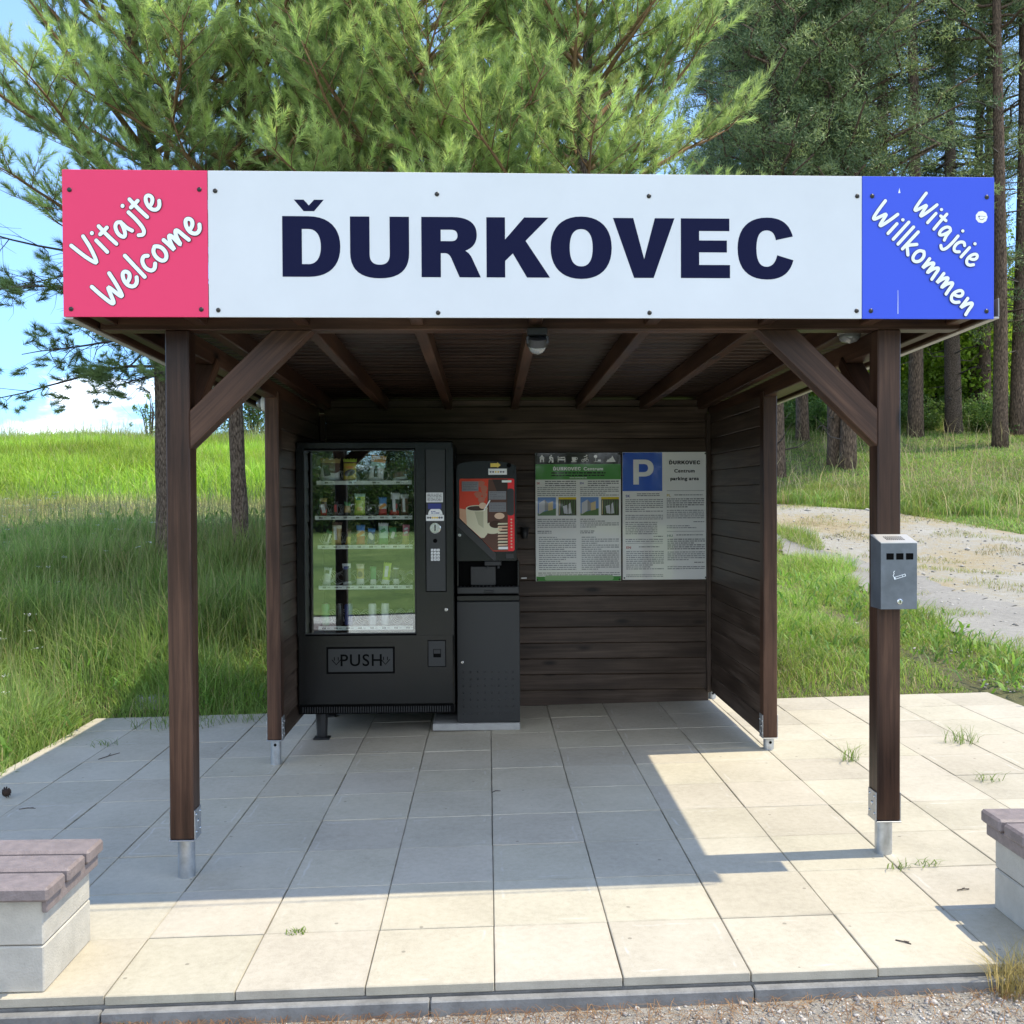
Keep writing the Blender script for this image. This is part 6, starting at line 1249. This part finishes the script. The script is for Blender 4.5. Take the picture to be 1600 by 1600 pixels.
# ------------------------------------------------------------------ forest on the right: four kinds of tree, copied
def tuft_cloud(centres, radii, n_per, size, wid, rng, col, flat=0.6):
    """leaf-sized slivers strewn through clumps"""
    N = len(centres); u = rng.normal(size=(N, n_per, 3)); u /= np.linalg.norm(u, axis=-1, keepdims=True); r = rng.random((N, n_per, 1)) ** 0.45; off = u * r * radii[:, None, None]; off[..., 2] *= flat
    p = centres[:, None] + off; d = u * 0.7 + rng.normal(size=u.shape) * 0.5; d[..., 2] += 0.35; d /= np.linalg.norm(d, axis=-1, keepdims=True); ln = size * rng.uniform(0.6, 1.3, (N, n_per, 1)); sd = np.cross(d, rng.normal(size=d.shape)); sd /= np.linalg.norm(sd, axis=-1, keepdims=True)
    V = np.stack([p - sd * wid / 2, p + sd * wid / 2, p + d * ln], 2).reshape(-1, 3); cc = np.repeat(np.repeat(col, n_per, 0) * rng.uniform(0.8, 1.2, (N * n_per, 1)), 3, 0); return V, np.arange(len(V)).reshape(-1, 3), cc
def forest_pine(seed, h, c0, spread, r0, kind='pine'):
    rn = random.Random(seed); rng = np.random.default_rng(seed); t = thing('forest_pine' if kind == 'pine' else 'spruce_tree', '', 'tree'); tr = MB(); cen = []; rad = []; col = []
    ax = lambda z: Vector((0.10 * math.sin(z * 0.23 + seed), 0.10 * math.cos(z * 0.19 + seed), z))
    tr.tube([ax(h * i / 24) if i else Vector((ax(0).x, ax(0).y, -0.5)) for i in range(25)], [r0 * (1.2 if i == 0 else 1) * (1 - 0.85 * i / 24) for i in range(25)], 'barkred' if kind == 'pine' else 'bark', 10)
    z = c0
    while z < h:
        k = (z - c0) / (h - c0)
        L = spread * ((1 - 0.75 * k ** 1.5) if kind == 'pine' else (1.05 - k)) * rn.uniform(0.6, 1.15); az = rn.uniform(0, 6.28); el = (0.05 + 0.5 * k) if kind == 'pine' else -0.25
        p = ax(z); d = Vector((math.cos(az) * math.cos(el), math.sin(az) * math.cos(el), math.sin(el))); br = [p + d * (L * i / 6) + Vector((rn.gauss(0, .05) * i, rn.gauss(0, .05) * i, (0.02 if kind == 'pine' else 0.012) * i * i * L * .4)) for i in range(7)]
        tr.tube(br, [0.015 + 0.015 * L * (1 - i / 7) for i in range(7)], 'barkred' if kind == 'pine' else 'bark', 5, False)
        for i in range(2, 7):
            for _ in range(2):
                cen.append(tuple(br[i] + Vector((rn.gauss(0, .22 * L / 2.5 + .1), rn.gauss(0, .22 * L / 2.5 + .1), rn.gauss(0.05, .12) - (0 if kind == 'pine' else 0.18)))))
                rad.append(rn.uniform(0.20, 0.42)); f = rn.random() ** 2; col.append(np.array((0.072, 0.115, 0.050)) * (1 - f) + np.array((0.27, 0.33, 0.125)) * f)
        z += (0.16 if kind == 'pine' else 0.17) * max(h, 13) / 20 * rn.uniform(0.7, 1.3)
    for i in range(16):                                         # dead stubs on the bare stem
        zz = rn.uniform(0.22, 1.0) * c0; az = rn.uniform(0, 6.28); L = rn.uniform(0.3, 1.6); tr.tube([ax(zz), ax(zz) + Vector((math.cos(az) * L * .6, math.sin(az) * L * .6, rn.uniform(-.1, .25))), ax(zz) + Vector((math.cos(az + .2) * L, math.sin(az + .2) * L, rn.uniform(-.1, .5)))], [0.022, 0.014, 0.005], 'deadtwig', 4, False)
    part(tr, 'trunk', t, smooth=True); V, F, cc = tuft_cloud(np.array(cen), np.array(rad), 84, 0.105, 0.024, rng, np.array(col), 0.62 if kind == 'pine' else 1.1); np_mesh('crown', V, F, ['farneedle'], cc, t); return t
def place(o, x, y, rz_, s, label, group=None):
    o.location = (x, y, float(gz(x, y)) - 0.1); o.rotation_euler = (0, 0, rz_); o.scale = (s, s, s); o['label'] = label
    if group: o['group'] = group
    return o
pa = forest_pine(101, 22, 9.0, 2.9, 0.24); pb = forest_pine(102, 20, 6.8, 2.6, 0.19); pcn = forest_pine(103, 24, 11.5, 2.5, 0.22); spx = forest_pine(104, 19, 3.6, 2.5, 0.26, 'spruce'); pl_ = forest_pine(105, 15, 3.2, 2.8, 0.20)
used = set()
def put(proto, x, y, rz_, s, label, group=None):
    o = proto if proto not in used else copy_tree(proto)
    used.add(proto)
    if o is not proto and 'group' in o: del o['group']
    return place(o, x, y, rz_, s, label, group)
FG = 'tall pines of the forest on the right'
def ray_x(px, Y): return -0.0139 + ((px - 800) / 1541 + 0.0246) / (1 - 0.0246 * (px - 800) / 1541) * (Y + 3.4335)
# the ones that can be told apart
put(pa, ray_x(1165, 22), 22, 0.4, 1.0, 'tall pine with a reddish bare stem just right of the bright pine crown', FG)
put(pl_, ray_x(1300, 21), 21, 2.0, 1.0, 'broad low crowned pine with pale sunlit shoots above the right end of the white sign', FG)
put(pcn, ray_x(1425, 24), 24, 1.0, 1.0, 'thick stemmed pine behind the left half of the blue sign', FG)
put(spx, ray_x(1488, 24.5), 24.5, 0.3, 0.95, 'dark spruce with drooping boughs whose thick stem stands just right of the right front post', FG)
put(pcn, ray_x(1557, 22.5), 22.5, 0.9, 0.92, 'slim dark pine stem at the right edge of the blue sign', FG)
put(pcn, ray_x(1592, 24), 24, 2.5, 1.0, 'slim sunlit pine stem at the right edge of the picture', FG)
put(pb, ray_x(1528, 27), 27, 2.9, 1.0, 'pale thin pine stem, first stem right of the dark spruce', FG)
put(pa, ray_x(1543, 26.5), 26.5, 2.2, 0.8, 'dark pine stem just left of the slim stem at the blue sign edge', FG)
put(pb, ray_x(1256, 24), 24, 4.0, 0.95, 'thin pine stem seen under the brace between the right rear and right front posts', FG)
put(pl_, ray_x(1330, 20.5), 20.5, 5.0, 1.05, 'thick pine stem half hidden behind the right brace', FG)
put(pl_, ray_x(1215, 20), 20, 1.2, 0.95, 'bushy low crowned pine right beside the reddish bare stem', FG)
rn = random.Random(5)
spots = [(1210, 27), (1270, 29), (1345, 28), (1380, 26), (1180, 31), (1240, 34), (1290, 36), (1140, 30), (1110, 34), (1340, 33)]
for i, (px, Y) in enumerate(spots):
    put(rn.choice((pa, pb, pl_, pl_, spx)), ray_x(px, Y), Y, rn.uniform(0, 6.28), rn.uniform(0.85, 1.1), 'pine deep in the dark forest behind the front row of stems', 'pines deep in the forest')
lowsp = forest_pine(106, 8, 0.5, 2.3, 0.14, 'spruce')
# trees on the far side of the road behind the viewer: they darken the reflections in the glass and shade nothing here
for i in range(16):
    put(lowsp, -15 + i * 2.1 + rn.uniform(-.5, .5), -32.5 - 3.5 * (i % 2) + rn.uniform(-1, 1), rn.uniform(0, 6.28), rn.uniform(0.9, 1.1), 'spruce across the meadow, mirrored dark in the glass front of the vending machine', 'spruces mirrored in the glass')
# broad-leaved undergrowth
def shrub(seed, h, w, n_cl, leaf, c1, c2, name='shrub', stem=True):
    rn = random.Random(seed); rng = np.random.default_rng(seed); t = thing(name, '', 'shrub'); tr = MB(); cen = []; rad = []; col = []
    for i in range(9):
        az = rn.uniform(0, 6.28); e = rn.uniform(0.1, 1.0); top = Vector((math.cos(az) * w / 2 * e, math.sin(az) * w / 2 * e, h * rn.uniform(0.55, 1.0) * (1.05 - 0.4 * e))); tr.tube([Vector((0, 0, -0.1)), top * 0.5 + Vector((rn.gauss(0, .1), rn.gauss(0, .1), .15 * h)), top], [0.03 * h / 3, 0.02 * h / 3, 0.006], 'deadtwig', 5, False)
        for _ in range(n_cl // 9):
            f = rn.uniform(0.25, 1.05); p = top * f + Vector((rn.gauss(0, w * .13), rn.gauss(0, w * .13), rn.gauss(0, h * .06))); cen.append(tuple(p)); rad.append(rn.uniform(.12, .3) * w / 2); k = rn.random(); col.append(np.array(c1) * (1 - k) + np.array(c2) * k)
    part(tr, 'stems', t); N = len(cen); n_per = 34; rng2 = rng; cen = np.array(cen); rad = np.array(rad); u = rng.normal(size=(N, n_per, 3)); u /= np.linalg.norm(u, axis=-1, keepdims=True); p = cen[:, None] + u * (rng.random((N, n_per, 1)) ** .4) * rad[:, None, None]
    p[..., 2] = np.maximum(p[..., 2], 0.02); d = rng.normal(size=p.shape); d[..., 2] -= 0.3; d /= np.linalg.norm(d, axis=-1, keepdims=True); sd = np.cross(d, rng.normal(size=d.shape) + np.array([0, 0, 1.5])); sd /= np.linalg.norm(sd, axis=-1, keepdims=True); s = leaf * rng.uniform(.6, 1.25, (N, n_per, 1))
    V = np.stack([p - d * s / 2, p + sd * s * .3, p + d * s / 2, p - sd * s * .3], 2).reshape(-1, 3); F = np.arange(len(V)).reshape(-1, 4); cc = np.repeat(np.repeat(np.array(col), n_per, 0) * rng.uniform(.75, 1.25, (N * n_per, 1)), 4, 0); np_mesh('foliage', V, F, ['leaf'], cc, t); return t
s1 = shrub(201, 3.4, 3.0, 180, 0.14, (0.13, 0.23, 0.025), (0.28, 0.40, 0.05)); s2 = shrub(202, 1.6, 2.2, 120, 0.10, (0.07, 0.14, 0.03), (0.15, 0.23, 0.06)); s3 = shrub(203, 5.5, 3.6, 240, 0.17, (0.14, 0.25, 0.025), (0.30, 0.42, 0.05))
SG = 'bushes under the forest trees'
for i in range(16):
    px = 1185 + i * 32 + rn.uniform(-14, 14); Y = rn.uniform(27.5, 33); put(rn.choice((s1, s3)), ray_x(px, Y), Y, rn.uniform(0, 6.28), rn.uniform(0.8, 1.15), 'bright green leafy bush among the forest stems', SG)
for i in range(12):
    px = 1190 + i * 42 + rn.uniform(-16, 16); Y = rn.uniform(24.6, 26.8); put(s2, ray_x(px, Y), Y, rn.uniform(0, 6.28), rn.uniform(0.6, 1.0), 'low dull green bush at the forest edge above the lawn', 'low bushes along the forest edge')
for i in range(18):
    px = 1150 + i * 32; Y = rn.uniform(36, 44); put(s3, ray_x(px, Y), Y, rn.uniform(0, 6.28), rn.uniform(1.2, 1.6), 'tall bright thicket far behind the forest stems', 'thickets far behind the forest stems')
sap = shrub(204, 2.3, 1.1, 27, 0.07, (0.10, 0.17, 0.04), (0.18, 0.26, 0.07), 'sapling'); sap['category'] = 'sapling'; put(sap, ray_x(236, 25), 25, 0, 1.0, 'thin leafy sapling on the hill crest left of the left front post')
db = shrub(205, 3.2, 3.4, 150, 0.10, (0.035, 0.065, 0.02), (0.08, 0.13, 0.035)); put(db, ray_x(402, 27), 27, 0, 1.0, 'dark bush on the hill crest beside the white lamp of the left rear post')
for i in range(15):
    x_ = -15 + i * 2.1; put(db, x_, -30.5 + rn.uniform(-.8, .8), rn.uniform(0, 6.28), rn.uniform(1.1, 1.5), 'dark bush across the meadow, mirrored in the glass front of the vending machine', 'bushes mirrored in the glass')

# ------------------------------------------------------------------ the car parked on the road behind the viewer (seen mirrored in the posters)
M['carpaint'] = mat('silver car paint', (0.62, 0.64, 0.66), 0.28, 0.35, coat=1.0); M['carglass'] = mat('dark car glass', (0.015, 0.02, 0.022), 0.05, coat=1.0); M['tyre'] = mat('tyre rubber', (0.02, 0.02, 0.02), 0.8); M['lampglass'] = mat('headlamp glass', (0.65, 0.67, 0.68), 0.1, coat=1.0)
CX, CY = 1.05, -7.2; cz0 = float(gz(CX, CY)) + 0.03
car = thing('parked_car', 'silver hatchback parked across the road, mirrored in the posters', 'car', (CX, CY, cz0))
low_ = [(-1.75, 0.32), (-1.78, 0.55), (-1.74, 0.86), (-1.62, 0.93), (0.62, 0.95), (1.30, 0.84), (1.66, 0.70), (1.76, 0.52), (1.74, 0.28)]
def wheel_arch(cx): return [(cx + 0.34 * math.cos(a), 0.26 + 0.34 * math.sin(a)) for a in np.linspace(0, math.pi, 9)]
prof = low_ + wheel_arch(1.12) + wheel_arch(-1.12)
def loft(mb, pts, half, m, taper=0.0, z0_=0.0, z1_=1.0, bulge=0.05):
    """side outline swept across the car, its flanks curved"""
    n = len(pts); vs = []; fs = []; st = [-1, -0.96, -0.8, 0, 0.8, 0.96, 1]
    for t_ in st:
        k = 1 - bulge * (abs(t_) ** 6)
        for (x_, z_) in pts:
            w = half * (1 - taper * max(0, min(1, (z_ - z0_) / (z1_ - z0_)))); vs.append((CX + x_ * k, CY + t_ * w, cz0 + (z_ - 0.6) * (1 - bulge * abs(t_) ** 6 * 0.6) + 0.6))
    for i in range(len(st) - 1):
        for j in range(n): fs.append([i * n + j, i * n + (j + 1) % n, (i + 1) * n + (j + 1) % n, (i + 1) * n + j])
    tri = fill2d([pts])[1]
    if len(fill2d([pts])[0]) == n:
        fv = fill2d([pts])[0]; order = [min(range(n), key=lambda q: (fv[i].x - pts[q][0]) ** 2 + (fv[i].y - pts[q][1]) ** 2) for i in range(n)]
        for f in tri: fs.append([order[i] for i in f]); fs.append([(len(st) - 1) * n + order[i] for i in f][::-1])
    return mb.add(vs, fs, m)
part(loft(MB(), prof, 0.82, 'carpaint'), 'body', car, auto=35)
part(loft(MB(), [(-1.60, 0.92), (-1.45, 1.30), (-1.20, 1.40), (0.05, 1.43), (0.30, 1.36), (0.78, 0.94)], 0.76, 'carglass', 0.22, 0.9, 1.43), 'window_band', car, auto=35)
part(loft(MB(), [(-1.46, 1.335), (-1.22, 1.425), (0.05, 1.455), (0.26, 1.395), (0.0, 1.40), (-1.2, 1.37)], 0.62, 'carpaint'), 'roof', car, auto=35)
for wx in (-1.12, 1.12):
    for wy in (-1, 1):
        T = Matrix(((1, 0, 0, CX + wx), (0, 0, wy, CY + wy * 0.66), (0, 1, 0, cz0 + 0.29), (0, 0, 0, 1)))
        w_ = part(MB().lathe([(0.17, 0.0), (0.28, 0.0), (0.295, 0.03), (0.295, 0.14), (0.27, 0.17), (0.19, 0.17)], 'tyre', 28, T), 'wheel', car, auto=40)
        rim_ = MB().lathe([(0.19, 0.155), (0.18, 0.165), (0.05, 0.15), (0, 0.155)], 'steel', 28, T, False); part(rim_, 'rim', w_, auto=40)
for wy in (-1, 1):
    part(MB().box((CX + 1.50, CY + wy * 0.60 - 0.13, cz0 + 0.60), (CX + 1.70, CY + wy * 0.60 + 0.13, cz0 + 0.72), 'lampglass', 0.04), 'headlight', car); part(MB().box((CX + 0.52, CY + wy * 0.90 - 0.07, cz0 + 0.94), (CX + 0.62, CY + wy * 0.90 + 0.07, cz0 + 1.06), 'carpaint', 0.03), 'wing_mirror', car)
